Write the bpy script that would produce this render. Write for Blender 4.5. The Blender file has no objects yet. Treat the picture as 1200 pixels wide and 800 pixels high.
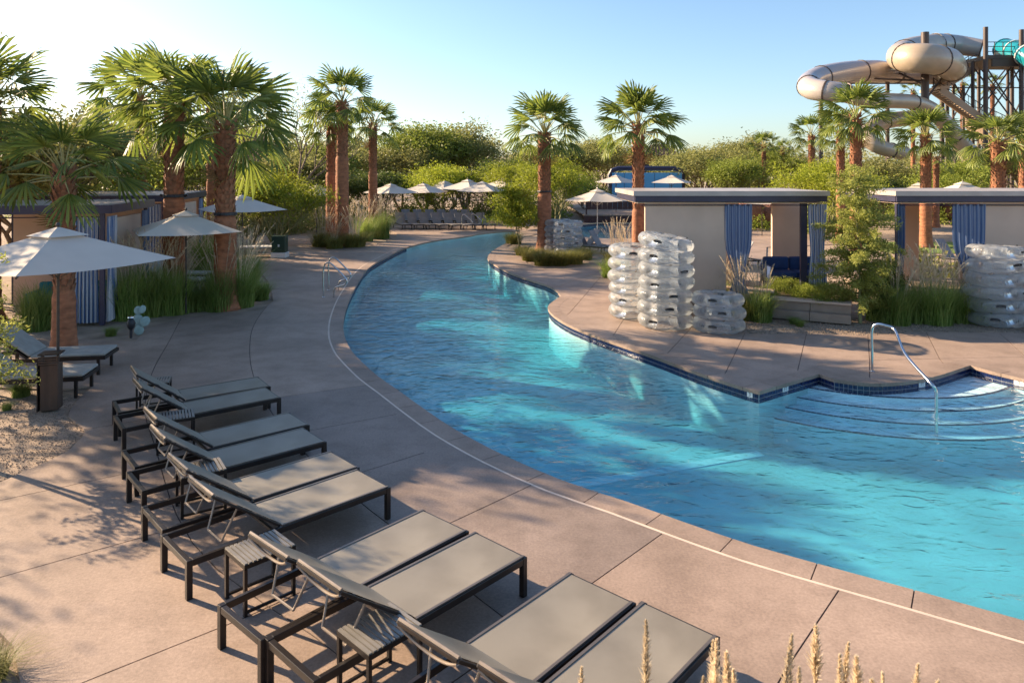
import bpy, math, random
import numpy as np
from mathutils import Vector, Matrix, Euler
from mathutils.geometry import delaunay_2d_cdt
R = math.radians
random.seed(7)
rng = np.random.default_rng(7)
S = bpy.context.scene
COL = S.collection

# ------------------------------------------------------------------ camera, sky, sun, exposure
FPX, HOR, EYE = 845.0, 200.0, 3.6
cam_d = bpy.data.cameras.new('camera')
cam = bpy.data.objects.new('camera', cam_d); COL.objects.link(cam)
cam.location = (0, 0, EYE); cam.rotation_euler = (R(90), 0, 0)
cam_d.sensor_width = 36; cam_d.lens = FPX / 1200 * 36
cam_d.shift_y = -(400 - HOR) / 1200
cam_d.clip_start = .05; cam_d.clip_end = 3000
cam_d.dof.use_dof = True; cam_d.dof.focus_distance = 10; cam_d.dof.aperture_fstop = 3.6
S.camera = cam

SUN_EL, SUN_V = R(23), Vector((-.902, .431, 0)).normalized()
SUN_ROT = math.atan2(SUN_V.x, SUN_V.y)          # clockwise from +Y
w = bpy.data.worlds.new('World'); S.world = w; w.use_nodes = True
nt = w.node_tree; bg = nt.nodes['Background']
sky = nt.nodes.new('ShaderNodeTexSky'); sky.sky_type = 'NISHITA'; sky.sun_disc = False
sky.sun_elevation = SUN_EL; sky.sun_rotation = SUN_ROT; sky.air_density = 1.0; sky.dust_density = .9; sky.ozone_density = 3.2
nt.links.new(sky.outputs[0], bg.inputs[0]); bg.inputs[1].default_value = .083
sd = bpy.data.lights.new('sun', 'SUN'); sd.energy = 5.0; sd.angle = R(.5); sd.color = (1, .77, .52)
so = bpy.data.objects.new('sun', sd); COL.objects.link(so)
sv = Vector((SUN_V.x * math.cos(SUN_EL), SUN_V.y * math.cos(SUN_EL), math.sin(SUN_EL)))
so.rotation_euler = sv.to_track_quat('Z', 'Y').to_euler(); so.location = (-30, 15, 20)
S.view_settings.view_transform = 'Standard'; S.view_settings.look = 'None'
S.view_settings.exposure = 1.5; S.view_settings.gamma = 1
S.cycles.transparent_max_bounces = 40; S.cycles.max_bounces = 8
S.cycles.caustics_reflective = False; S.cycles.caustics_refractive = False
S.cycles.sample_clamp_indirect = 6

def G(u, v, z=0.0):
    Y = FPX * (EYE - z) / (v - HOR); return Vector(((u - 600) / FPX * Y, Y, z))
def A(u, v, Y):
    return Vector(((u - 600) / FPX * Y, Y, EYE - (v - HOR) * Y / FPX))

# ------------------------------------------------------------------ helpers
class MB:
    def __init__(s): s.v = []; s.f = []; s.sm = False
    def add(s, vs, fs):
        o = len(s.v); s.v += [tuple(p) for p in vs]; s.f += [tuple(i + o for i in f) for f in fs]; return s
    def box(s, c, d, rz=0, M=None):
        x, y, z = d[0] / 2, d[1] / 2, d[2] / 2
        vs = [Vector(p) for p in ((-x,-y,-z),(x,-y,-z),(x,y,-z),(-x,y,-z),(-x,-y,z),(x,-y,z),(x,y,z),(-x,y,z))]
        if M is None: M = Matrix.Rotation(rz, 3, 'Z')
        c = Vector(c)
        return s.add([M @ p + c for p in vs], [(0,3,2,1),(4,5,6,7),(0,1,5,4),(1,2,6,5),(2,3,7,6),(3,0,4,7)])
    def bar(s, a, b, wd, h, up=(0, 0, 1)):
        a, b = Vector(a), Vector(b); d = b - a; L = d.length; d.normalize()
        up = Vector(up)
        if abs(d.dot(up)) > .98: up = Vector((0, 1, 0))
        x = d.cross(up).normalized(); z = x.cross(d)
        M = Matrix((x, d, z)).transposed()
        return s.box((a + b) / 2, (wd, L, h), M=M)
    def tube(s, pts, r, n=8, close=False, caps=True):
        pts = [Vector(p) for p in pts]; m = len(pts)
        rs = r if isinstance(r, (list, tuple)) else [r] * m
        up = None; rings = []
        for i, p in enumerate(pts):
            if close: t = (pts[(i + 1) % m] - pts[i - 1])
            else: t = pts[min(i + 1, m - 1)] - pts[max(i - 1, 0)]
            t.normalize()
            if up is None:
                up = Vector((0, 0, 1)) if abs(t.z) < .9 else Vector((0, 1, 0))
            x = t.cross(up).normalized(); up = x.cross(t).normalized()
            rings.append([p + (x * math.cos(a) + up * math.sin(a)) * rs[i] for a in [2 * math.pi * k / n for k in range(n)]])
        vs = [q for rg in rings for q in rg]; fs = []
        for i in range(m if close else m - 1):
            j = (i + 1) % m
            for k in range(n):
                fs.append((i * n + k, i * n + (k + 1) % n, j * n + (k + 1) % n, j * n + k))
        if caps and not close:
            fs.append(tuple(range(n))[::-1]); fs.append(tuple((m - 1) * n + k for k in range(n)))
        return s.add(vs, fs)
    def lathe(s, prof, n=12, c=(0, 0, 0), jitter=None):
        vs = []; c = Vector(c)
        for i, (r, z) in enumerate(prof):
            for k in range(n):
                a = 2 * math.pi * k / n; rr = r * (1 + (jitter(i, k) if jitter else 0))
                vs.append(c + Vector((rr * math.cos(a), rr * math.sin(a), z)))
        fs = [(i * n + k, i * n + (k + 1) % n, (i + 1) * n + (k + 1) % n, (i + 1) * n + k) for i in range(len(prof) - 1) for k in range(n)]
        fs.append(tuple(range(n))[::-1]); fs.append(tuple((len(prof) - 1) * n + k for k in range(n)))
        return s.add(vs, fs)
    def mesh(s, name):
        me = bpy.data.meshes.new(name); me.from_pydata(s.v, [], s.f); me.validate(); return me

def finish(me, smooth):
    if smooth is True: me.shade_smooth()
    elif smooth: 
        me.shade_smooth()
        try: me.set_sharp_from_angle(angle=R(smooth))
        except Exception: pass
def obj(name, mb, mat, parent=None, smooth=False, kind=None, loc=None, rot=None, bevel=0):
    me = mb.mesh(name) if isinstance(mb, MB) else mb
    if mat and not me.materials: me.materials.append(mat)
    if isinstance(mb, MB): finish(me, smooth)
    o = bpy.data.objects.new(name, me); COL.objects.link(o)
    if parent: o.parent = parent
    if loc is not None: o.location = loc
    if rot is not None: o.rotation_euler = rot
    if kind: o['kind'] = kind
    if bevel:
        b = o.modifiers.new('bevel', 'BEVEL'); b.width = bevel; b.segments = 2; b.limit_method = 'ANGLE'; b.angle_limit = R(50)
    return o
def tag(o, label, cat, group=None):
    o['label'] = label; o['category'] = cat
    if group: o['group'] = group
    return o
def thing(name, label, cat, loc=(0, 0, 0), rz=0, group=None):
    o = bpy.data.objects.new(name, None); COL.objects.link(o); o.empty_display_size = .2
    o.location = loc; o.rotation_euler = (0, 0, rz); return tag(o, label, cat, group)
def dup(root, loc, rz=0, label=None, scale=None, rot=None):
    def cp(o, par):
        c = o.copy(); COL.objects.link(c)
        if par: c.parent = par
        for ch in KIDS(o): cp(ch, c)
        return c
    r = cp(root, None); r.location = loc; r.rotation_euler = rot if rot else (0, 0, rz)
    if label: r['label'] = label
    if scale: r.scale = (scale,) * 3 if not isinstance(scale, (tuple, list)) else scale
    return r
def KIDS(o): return list(o.children)

# ------------------------------------------------------------------ materials
def newmat(name):
    m = bpy.data.materials.new(name); m.use_nodes = True; n = m.node_tree
    return m, n, n.nodes['Principled BSDF'], n.nodes['Material Output']
def L(n, a, b): n.links.new(a, b)
def mat(name, col, rough=.6, var=.15, scale=3, bump=0, bscale=60, metal=0, spec=.5, objvar=0, sx=None, detail=6, coord='Object', bdist=.01, coat=0):
    m, n, p, out = newmat(name)
    tc = n.nodes.new('ShaderNodeTexCoord'); src = tc.outputs[coord]
    if sx:
        mp = n.nodes.new('ShaderNodeMapping'); mp.inputs['Scale'].default_value = sx; L(n, src, mp.inputs[0]); src = mp.outputs[0]
    no = n.nodes.new('ShaderNodeTexNoise'); no.inputs['Scale'].default_value = scale; no.inputs['Detail'].default_value = detail; L(n, src, no.inputs[0])
    cr = n.nodes.new('ShaderNodeValToRGB'); L(n, no.outputs['Fac'], cr.inputs[0])
    cr.color_ramp.elements[0].position = .3; cr.color_ramp.elements[1].position = .7
    cr.color_ramp.elements[0].color = [c * (1 - var) for c in col] + [1]; cr.color_ramp.elements[1].color = [min(1, c * (1 + var)) for c in col] + [1]
    c = cr.outputs[0]
    if objvar:
        oi = n.nodes.new('ShaderNodeObjectInfo'); hs = n.nodes.new('ShaderNodeHueSaturation')
        mr = n.nodes.new('ShaderNodeMapRange'); mr.inputs[3].default_value = 1 - objvar; mr.inputs[4].default_value = 1 + objvar
        L(n, oi.outputs['Random'], mr.inputs[0]); L(n, mr.outputs[0], hs.inputs['Value']); L(n, c, hs.inputs['Color']); c = hs.outputs[0]
    L(n, c, p.inputs['Base Color'])
    p.inputs['Roughness'].default_value = rough; p.inputs['Metallic'].default_value = metal; p.inputs['Specular IOR Level'].default_value = spec
    p.inputs['Coat Weight'].default_value = coat
    if bump:
        nb = n.nodes.new('ShaderNodeTexNoise'); nb.inputs['Scale'].default_value = bscale; nb.inputs['Detail'].default_value = 4; L(n, src, nb.inputs[0])
        b = n.nodes.new('ShaderNodeBump'); b.inputs['Strength'].default_value = bump; b.inputs['Distance'].default_value = bdist
        L(n, nb.outputs['Fac'], b.inputs['Height']); L(n, b.outputs[0], p.inputs['Normal'])
    return m
def leafmat(name, c1, c2, transl=.35, gloss=.08):
    m, n, p, out = newmat(name)
    g = n.nodes.new('ShaderNodeNewGeometry'); oi = n.nodes.new('ShaderNodeObjectInfo')
    no = n.nodes.new('ShaderNodeTexNoise'); no.inputs['Scale'].default_value = 1.1
    tc = n.nodes.new('ShaderNodeTexCoord'); L(n, tc.outputs['Object'], no.inputs[0])
    ad = n.nodes.new('ShaderNodeMath'); ad.operation = 'MULTIPLY_ADD'; ad.inputs[1].default_value = .55; L(n, g.outputs['Random Per Island'], ad.inputs[0])
    ml = n.nodes.new('ShaderNodeMath'); ml.operation = 'MULTIPLY'; ml.inputs[1].default_value = .45; L(n, no.outputs['Fac'], ml.inputs[0]); L(n, ml.outputs[0], ad.inputs[2])
    cr = n.nodes.new('ShaderNodeValToRGB'); cr.color_ramp.elements[0].color = (*c1, 1); cr.color_ramp.elements[1].color = (*c2, 1)
    cr.color_ramp.elements[0].position = .15; cr.color_ramp.elements[1].position = .85
    L(n, ad.outputs[0], cr.inputs[0])
    hs = n.nodes.new('ShaderNodeHueSaturation'); mr = n.nodes.new('ShaderNodeMapRange'); mr.inputs[3].default_value = .8; mr.inputs[4].default_value = 1.2
    L(n, oi.outputs['Random'], mr.inputs[0]); L(n, mr.outputs[0], hs.inputs['Value']); L(n, cr.outputs[0], hs.inputs['Color'])
    L(n, hs.outputs[0], p.inputs['Base Color']); p.inputs['Roughness'].default_value = .5; p.inputs['Specular IOR Level'].default_value = gloss * 4
    tr = n.nodes.new('ShaderNodeBsdfTranslucent'); L(n, hs.outputs[0], tr.inputs[0])
    mx = n.nodes.new('ShaderNodeMixShader'); mx.inputs[0].default_value = transl
    L(n, p.outputs[0], mx.inputs[1]); L(n, tr.outputs[0], mx.inputs[2]); L(n, mx.outputs[0], out.inputs[0])
    return m

def concrete(name='deck_concrete', k=(1, 1, 1)):
    m, n, p, out = newmat(name)
    tc = n.nodes.new('ShaderNodeTexCoord')
    def noise(sc, det=6, ro=.55):
        x = n.nodes.new('ShaderNodeTexNoise'); x.inputs['Scale'].default_value = sc; x.inputs['Detail'].default_value = det; x.inputs['Roughness'].default_value = ro
        L(n, tc.outputs['Object'], x.inputs[0]); return x.outputs['Fac']
    big = n.nodes.new('ShaderNodeValToRGB'); L(n, noise(.55, 8, .6), big.inputs[0])
    big.color_ramp.elements[0].position = .3; big.color_ramp.elements[1].position = .7
    big.color_ramp.elements[0].color = (.225 * k[0], .165 * k[1], .125 * k[2], 1); big.color_ramp.elements[1].color = (.365 * k[0], .268 * k[1], .205 * k[2], 1)
    fine = n.nodes.new('ShaderNodeValToRGB'); L(n, noise(38, 5, .7), fine.inputs[0])
    fine.color_ramp.elements[0].position = .35; fine.color_ramp.elements[1].position = .65
    fine.color_ramp.elements[0].color = (.80, .80, .80, 1); fine.color_ramp.elements[1].color = (1.12, 1.12, 1.12, 1)
    mx = n.nodes.new('ShaderNodeMix'); mx.data_type = 'RGBA'; mx.blend_type = 'MULTIPLY'; mx.inputs[0].default_value = 1
    L(n, big.outputs[0], mx.inputs[6]); L(n, fine.outputs[0], mx.inputs[7])
    oi = n.nodes.new('ShaderNodeObjectInfo'); hs = n.nodes.new('ShaderNodeHueSaturation'); mr = n.nodes.new('ShaderNodeMapRange'); mr.inputs[3].default_value = .93; mr.inputs[4].default_value = 1.07
    L(n, oi.outputs['Random'], mr.inputs[0]); L(n, mr.outputs[0], hs.inputs['Value']); st = n.nodes.new('ShaderNodeValToRGB'); L(n, noise(2.3, 9, .72), st.inputs[0]); st.color_ramp.elements[0].position = .34; st.color_ramp.elements[1].position = .55
    st.color_ramp.elements[0].color = (.80, .79, .78, 1); st.color_ramp.elements[1].color = (1.03, 1.03, 1.03, 1)
    mx3 = n.nodes.new('ShaderNodeMix'); mx3.data_type = 'RGBA'; mx3.blend_type = 'MULTIPLY'; mx3.inputs[0].default_value = 1; L(n, mx.outputs[2], mx3.inputs[6]); L(n, st.outputs[0], mx3.inputs[7])
    L(n, mx3.outputs[2], hs.inputs['Color'])
    L(n, hs.outputs[0], p.inputs['Base Color']); p.inputs['Roughness'].default_value = .62; p.inputs['Specular IOR Level'].default_value = .35
    b = n.nodes.new('ShaderNodeBump'); b.inputs['Strength'].default_value = .5; b.inputs['Distance'].default_value = .004
    L(n, noise(90, 4, .6), b.inputs['Height']); L(n, b.outputs[0], p.inputs['Normal'])
    return m
def water_mat(name, dens=.9, col=(.12, .72, .86), wave=1.0):
    m, n, p, out = newmat(name); n.nodes.remove(p)
    tc = n.nodes.new('ShaderNodeTexCoord'); mp = n.nodes.new('ShaderNodeMapping'); mp.inputs['Scale'].default_value = (1.0, 1.5, 1); mp.inputs['Rotation'].default_value = (0, 0, R(-25))
    L(n, tc.outputs['Object'], mp.inputs[0])
    h = None
    for sc, am, dist in ((1.1, 1.3, 1.6), (3.4, .62, 1.6), (8.5, .16, 1.0)):
        x = n.nodes.new('ShaderNodeTexNoise'); x.inputs['Scale'].default_value = sc; x.inputs['Detail'].default_value = 1.5; x.inputs['Distortion'].default_value = dist
        L(n, mp.outputs[0], x.inputs[0]); ml = n.nodes.new('ShaderNodeMath'); ml.operation = 'MULTIPLY_ADD'; ml.inputs[1].default_value = am
        L(n, x.outputs['Fac'], ml.inputs[0])
        if h: L(n, h, ml.inputs[2])
        else: ml.inputs[2].default_value = 0
        h = ml.outputs[0]
    b = n.nodes.new('ShaderNodeBump'); b.inputs['Strength'].default_value = 1; b.inputs['Distance'].default_value = .045 * wave; L(n, h, b.inputs['Height'])
    gl = n.nodes.new('ShaderNodeBsdfGlossy'); gl.inputs['Roughness'].default_value = .04; L(n, b.outputs[0], gl.inputs['Normal'])
    tr = n.nodes.new('ShaderNodeBsdfTransparent'); tr.inputs[0].default_value = (.93, .98, 1, 1)
    fr = n.nodes.new('ShaderNodeFresnel'); fr.inputs[0].default_value = 1.33; L(n, b.outputs[0], fr.inputs['Normal'])
    ge = n.nodes.new('ShaderNodeNewGeometry'); inv = n.nodes.new('ShaderNodeMath'); inv.operation = 'SUBTRACT'; inv.inputs[0].default_value = 1; L(n, ge.outputs['Backfacing'], inv.inputs[1])
    mu = n.nodes.new('ShaderNodeMath'); mu.operation = 'MULTIPLY'; L(n, fr.outputs[0], mu.inputs[0]); L(n, inv.outputs[0], mu.inputs[1])
    mx = n.nodes.new('ShaderNodeMixShader'); L(n, mu.outputs[0], mx.inputs[0]); L(n, tr.outputs[0], mx.inputs[1]); L(n, gl.outputs[0], mx.inputs[2]); L(n, mx.outputs[0], out.inputs[0])
    va = n.nodes.new('ShaderNodeVolumeAbsorption'); va.inputs[0].default_value = (*col, 1); va.inputs[1].default_value = dens; vs_ = n.nodes.new('ShaderNodeVolumeScatter'); vs_.inputs[0].default_value = (.70, .95, 1, 1); vs_.inputs[1].default_value = .075
    ads = n.nodes.new('ShaderNodeAddShader'); L(n, va.outputs[0], ads.inputs[0]); L(n, vs_.outputs[0], ads.inputs[1]); L(n, ads.outputs[0], out.inputs[1])
    return m
def vinyl():
    m, n, p, out = newmat('clear_vinyl'); n.nodes.remove(p)
    tc = n.nodes.new('ShaderNodeTexCoord')
    no = n.nodes.new('ShaderNodeTexNoise'); no.inputs['Scale'].default_value = 9; no.inputs['Detail'].default_value = 3; L(n, tc.outputs['Object'], no.inputs[0])
    b = n.nodes.new('ShaderNodeBump'); b.inputs['Strength'].default_value = .7; b.inputs['Distance'].default_value = .03; L(n, no.outputs['Fac'], b.inputs['Height'])
    gl = n.nodes.new('ShaderNodeBsdfGlossy'); gl.inputs['Roughness'].default_value = .12; L(n, b.outputs[0], gl.inputs['Normal'])
    tr = n.nodes.new('ShaderNodeBsdfTransparent'); tr.inputs[0].default_value = (.93, .95, .96, 1)
    df = n.nodes.new('ShaderNodeBsdfDiffuse'); df.inputs[0].default_value = (.93, .95, .96, 1); L(n, b.outputs[0], df.inputs['Normal'])
    tl = n.nodes.new('ShaderNodeBsdfTranslucent'); tl.inputs[0].default_value = (.95, .97, .98, 1)
    dm = n.nodes.new('ShaderNodeMixShader'); dm.inputs[0].default_value = .6; L(n, df.outputs[0], dm.inputs[1]); L(n, tl.outputs[0], dm.inputs[2])
    m1 = n.nodes.new('ShaderNodeMixShader'); L(n, tr.outputs[0], m1.inputs[1]); L(n, dm.outputs[0], m1.inputs[2])
    lw = n.nodes.new('ShaderNodeLayerWeight'); lw.inputs[0].default_value = .35; L(n, b.outputs[0], lw.inputs[1])
    mr = n.nodes.new('ShaderNodeMapRange'); mr.inputs[3].default_value = .20; mr.inputs[4].default_value = .75; L(n, lw.outputs['Facing'], mr.inputs[0]); L(n, mr.outputs[0], m1.inputs[0])
    fr = n.nodes.new('ShaderNodeFresnel'); fr.inputs[0].default_value = 1.2; L(n, b.outputs[0], fr.inputs['Normal'])
    m2 = n.nodes.new('ShaderNodeMixShader'); L(n, fr.outputs[0], m2.inputs[0]); L(n, m1.outputs[0], m2.inputs[1]); L(n, gl.outputs[0], m2.inputs[2]); L(n, m2.outputs[0], out.inputs[0])
    return m
def cloth(name, c1, c2=None, stripes=0, transl=.25, rough=.8):
    m, n, p, out = newmat(name)
    p.inputs['Roughness'].default_value = rough; p.inputs['Specular IOR Level'].default_value = .2
    tc = n.nodes.new('ShaderNodeTexCoord')
    if c2:
        sx = n.nodes.new('ShaderNodeSeparateXYZ'); L(n, tc.outputs['UV'], sx.inputs[0])
        ml = n.nodes.new('ShaderNodeMath'); ml.operation = 'MULTIPLY'; ml.inputs[1].default_value = stripes; L(n, sx.outputs[0], ml.inputs[0])
        fr = n.nodes.new('ShaderNodeMath'); fr.operation = 'FRACT'; L(n, ml.outputs[0], fr.inputs[0])
        gt = n.nodes.new('ShaderNodeMath'); gt.operation = 'GREATER_THAN'; gt.inputs[1].default_value = .5; L(n, fr.outputs[0], gt.inputs[0])
        mx = n.nodes.new('ShaderNodeMix'); mx.data_type = 'RGBA'; mx.inputs[6].default_value = (*c1, 1); mx.inputs[7].default_value = (*c2, 1)
        L(n, gt.outputs[0], mx.inputs[0]); c = mx.outputs[2]
    else:
        no = n.nodes.new('ShaderNodeTexNoise'); no.inputs['Scale'].default_value = 2.5; no.inputs['Detail'].default_value = 5; L(n, tc.outputs['Object'], no.inputs[0])
        cr = n.nodes.new('ShaderNodeValToRGB'); cr.color_ramp.elements[0].color = [x * .88 for x in c1] + [1]; cr.color_ramp.elements[1].color = [min(1, x * 1.06) for x in c1] + [1]
        L(n, no.outputs['Fac'], cr.inputs[0]); c = cr.outputs[0]
    L(n, c, p.inputs['Base Color'])
    tr = n.nodes.new('ShaderNodeBsdfTranslucent'); L(n, c, tr.inputs[0])
    mx2 = n.nodes.new('ShaderNodeMixShader'); mx2.inputs[0].default_value = transl; L(n, p.outputs[0], mx2.inputs[1]); L(n, tr.outputs[0], mx2.inputs[2]); L(n, mx2.outputs[0], out.inputs[0])
    return m
def sling():
    m, n, p, out = newmat('woven_sling')
    tc = n.nodes.new('ShaderNodeTexCoord')
    no = n.nodes.new('ShaderNodeTexNoise'); no.inputs['Scale'].default_value = 2; no.inputs['Detail'].default_value = 4; L(n, tc.outputs['Object'], no.inputs[0])
    ck = n.nodes.new('ShaderNodeTexWave'); ck.inputs['Scale'].default_value = 60; ck.inputs['Distortion'].default_value = .5; L(n, tc.outputs['Object'], ck.inputs[0])
    cr = n.nodes.new('ShaderNodeValToRGB'); cr.color_ramp.elements[0].color = (.205, .18, .14, 1); cr.color_ramp.elements[1].color = (.28, .25, .20, 1)
    cr.color_ramp.elements[0].position = .35; cr.color_ramp.elements[1].position = .65
    L(n, no.outputs[0], cr.inputs[0])
    mx = n.nodes.new('ShaderNodeMix'); mx.data_type = 'RGBA'; mx.blend_type = 'MULTIPLY'; mx.inputs[0].default_value = .25; L(n, cr.outputs[0], mx.inputs[6]); L(n, ck.outputs['Color'], mx.inputs[7])
    L(n, mx.outputs[2], p.inputs['Base Color']); p.inputs['Roughness'].default_value = .45; p.inputs['Specular IOR Level'].default_value = .45
    return m

M = {}
M['concrete'] = concrete(k=(1.08, 1.08, 1.10)); M['concrete2'] = concrete('deck_concrete_grey', (.92, .96, 1.04))
M['caulk'] = mat('pale_sealant', (.62, .50, .40), .7, .12, 4)
M['joint'] = mat('joint_filler', (.07, .05, .045), .9, .3, 6)
M['sand'] = mat('desert_sand', (.34, .25, .18), .95, .28, 2.2, bump=.9, bscale=45, bdist=.02, detail=10)
M['gravel'] = mat('gravel_stone', (.30, .225, .165), .9, .35, 25, objvar=.2)
M['plaster'] = mat('pool_plaster', (.52, .68, .66), .8, .2, .9, bump=.2, bscale=20)
M['plaster2'] = mat('step_plaster', (.80, .88, .88), .8, .10, 2.5)
M['navy_tile'] = mat('navy_tile', (.012, .022, .075), .15, .4, 30, spec=.6)
M['grout'] = mat('tile_grout', (.45, .45, .45), .8, .1, 20)
M['white_tile'] = mat('white_tile', (.75, .75, .72), .25, .06, 10)
M['black'] = mat('black_print', (.02, .02, .025), .5, .1, 10)
M['water'] = water_mat('pool_water', .56, (.07, .72, .83))
M['steel'] = mat('brushed_steel', (.62, .62, .63), .18, .1, 20, metal=1)
M['bronze'] = mat('dark_bronze_metal', (.022, .017, .015), .36, .25, 8, metal=.2, spec=.45)
M['rail'] = mat('brown_grey_aluminium', (.15, .125, .105), .32, .1, 8, metal=.4)
M['bow'] = mat('tan_metal_tube', (.26, .21, .17), .35, .15, 8, metal=.3)
M['sling'] = sling()
M['slat'] = mat('table_slat', (.20, .185, .165), .45, .12, 6)
M['canopy'] = cloth('cream_canopy', (.74, .67, .58), transl=.22)
M['canopy2'] = cloth('tan_canopy', (.58, .47, .36), transl=.25)
M['pole'] = mat('dark_pole', (.06, .05, .045), .4, .2, 9, metal=.3)
M['wpole'] = mat('light_pole', (.65, .60, .55), .4, .1, 9)
M['wood'] = mat('weathered_wood', (.075, .042, .026), .7, .4, 7, bump=.4, bscale=40, sx=(1, 1, .15))
M['cushion'] = mat('grey_cushion', (.33, .32, .29), .9, .1, 8, bump=.2, bscale=120)
M['teal'] = mat('teal_cushion', (.02, .17, .20), .85, .2, 5)
M['navy'] = mat('navy_cushion', (.015, .045, .14), .8, .25, 5)
M['stucco'] = mat('beige_stucco', (.60, .45, .345), .9, .09, 1.2, bump=.5, bscale=70)
M['fascia'] = mat('dark_fascia', (.03, .028, .06), .4, .2, 3)
M['rooftop'] = mat('grey_roof_metal', (.42, .37, .34), .45, .12, 2, metal=.2)
M['curtain'] = cloth('striped_curtain', (.66, .65, .66), (.13, .21, .40), 13, .25)
M['bluecurtain'] = cloth('blue_curtain', (.11, .18, .34), (.27, .34, .48), 13, .25)
M['blockwall'] = mat('planter_concrete', (.30, .225, .17), .9, .15, 3, bump=.4, bscale=40)
M['trunk'] = mat('palm_trunk', (.33, .13, .062), .85, .35, 5, bump=.8, bscale=14, sx=(1, 1, 2.2), bdist=.03)
M['boot'] = mat('palm_boot', (.25, .115, .058), .85, .45, 9, bump=.6, bscale=30)
M['bark'] = mat('grey_bark', (.16, .12, .085), .9, .3, 8, bump=.5, bscale=30)
M['gbark'] = mat('green_bark', (.20, .19, .08), .8, .25, 6)
M['palm'] = leafmat('palm_leaf', (.07, .12, .02), (.31, .35, .065), .45, .12)
M['petiole'] = mat('palm_petiole', (.33, .30, .11), .5, .2, 6)
M['dead'] = leafmat('dry_palm_leaf', (.22, .13, .05), (.36, .25, .10), .25, .05)
M['olive'] = leafmat('olive_leaf', (.14, .155, .045), (.34, .33, .11), .45, .06)
M['lime'] = leafmat('lime_leaf', (.19, .24, .02), (.42, .45, .05), .5, .06)
M['feather'] = leafmat('feathery_leaf', (.24, .29, .05), (.58, .58, .16), .5, .06)
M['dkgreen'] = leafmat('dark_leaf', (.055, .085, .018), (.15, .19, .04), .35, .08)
M['mid'] = leafmat('mid_leaf', (.14, .19, .028), (.34, .38, .07), .45, .06)
M['grass'] = leafmat('grass_blade', (.13, .22, .035), (.42, .48, .15), .45, .06)
M['grassy'] = leafmat('yellow_grass_blade', (.13, .15, .03), (.36, .32, .10), .4, .05)
M['plume'] = leafmat('grass_plume', (.60, .48, .32), (.85, .74, .56), .4, .03)
M['vinyl'] = vinyl()
M['rubber'] = mat('black_webbing', (.012, .012, .014), .6, .2, 20)
M['cactus'] = mat('blue_green_cactus', (.30, .40, .38), .7, .15, 12)
M['blue'] = mat('sky_blue_paint', (.10, .36, .60), .6, .07, .6)
M['dred'] = mat('dark_red_boards', (.07, .03, .028), .7, .3, 3)
M['slide'] = mat('tan_fibreglass', (.41, .325, .235), .32, .12, .8, spec=.6, coat=.2)
M['slideg'] = mat('grey_tan_fibreglass', (.42, .37, .34), .2, .08, .8, spec=.6, coat=.3)
M['slideteal'] = mat('teal_fibreglass', (.01, .22, .27), .2, .1, .8, coat=.3)
M['tower'] = mat('tower_steel', (.075, .052, .043), .5, .2, 1, metal=.2)
M['stair'] = mat('stair_tan', (.42, .30, .20), .6, .1, 1)
M['hill'] = mat('desert_hill', (.20, .17, .12), .95, .3, .05)
M['rock'] = mat('red_rock', (.33, .13, .075), .9, .35, 1.2, bump=.8, bscale=6, bdist=.2)
M['bin'] = mat('dark_green_bin', (.02, .045, .03), .4, .2, 4)
M['white'] = mat('white_resin', (.62, .60, .56), .5, .06, 4)

# ------------------------------------------------------------------ pool outline and deck plan
def crs(pts, step=.35):
    P = [Vector((p[0], p[1])) for p in pts]; Q = [P[0] * 2 - P[1]] + P + [P[-1] * 2 - P[-2]]; out = []
    for i in range(1, len(Q) - 2):
        a, b, c, d = Q[i - 1:i + 3]; k = max(1, int((c - b).length / step))
        for j in range(k):
            t = j / k
            out.append(.5 * ((2 * b) + (c - a) * t + (2 * a - 5 * b + 4 * c - d) * t * t + (3 * b - a - 3 * c + d) * t ** 3))
    out.append(P[-1]); return out
g2 = lambda pts: [G(*p).xy for p in pts]
S1 = crs(g2([(600,271),(582,272),(560,274.5),(547,277),(510,282),(477,290),(450,303),(430,316),(413,343),(404,368),(403,390),(410,408),(420,420),(442,440),(465,456),(500,481),(535,504),(590,533),(660,563),(733,587),(800,611),(883,639),(987,668),(1070,690.5),(1165,717),(1240,738),(1330,758)]) + [Vector((7, 4.9)), Vector((11, 4.7)), Vector((17, 5.2))])
R1 = [Vector((17, 8.5)), Vector((13, 10.2))] + g2([(1300,476),(1200,444),(1162,435),(1137,428)])
R2 = crs(g2([(1137,428),(1100,440),(1070,446),(1035,449),(1005,448),(977,444),(960,438)]), .2)
R3 = g2([(960,438),(925,448),(890,458.5)])
R4 = crs(g2([(890,458.5),(872,454),(820,437),(777,421),(740,408),(700,394),(672,383),(655,374),(645,366),(642,359),(648,353),(657,347)]), .3)
R5 = crs(g2([(653,341),(641,334),(608,323.5),(590,316),(575,307),(571.5,301),(578,293.5),(591,286),(604,279),(610,273.5),(600,271)]), .4)
POOL = S1[:-1] + [S1[-1]] + R1 + R2[1:] + R3[1:] + R4[1:] + R5[:-1]
def dedupe(P, e=.02):
    o = []
    for p in P:
        if not o or (p - o[-1]).length > e: o.append(p)
    if (o[0] - o[-1]).length < e: o.pop()
    return o
POOL = dedupe(POOL)
def area(P): return .5 * sum(P[i - 1].x * P[i].y - P[i].x * P[i - 1].y for i in range(len(P)))
if area(POOL) < 0: POOL.reverse()
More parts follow.
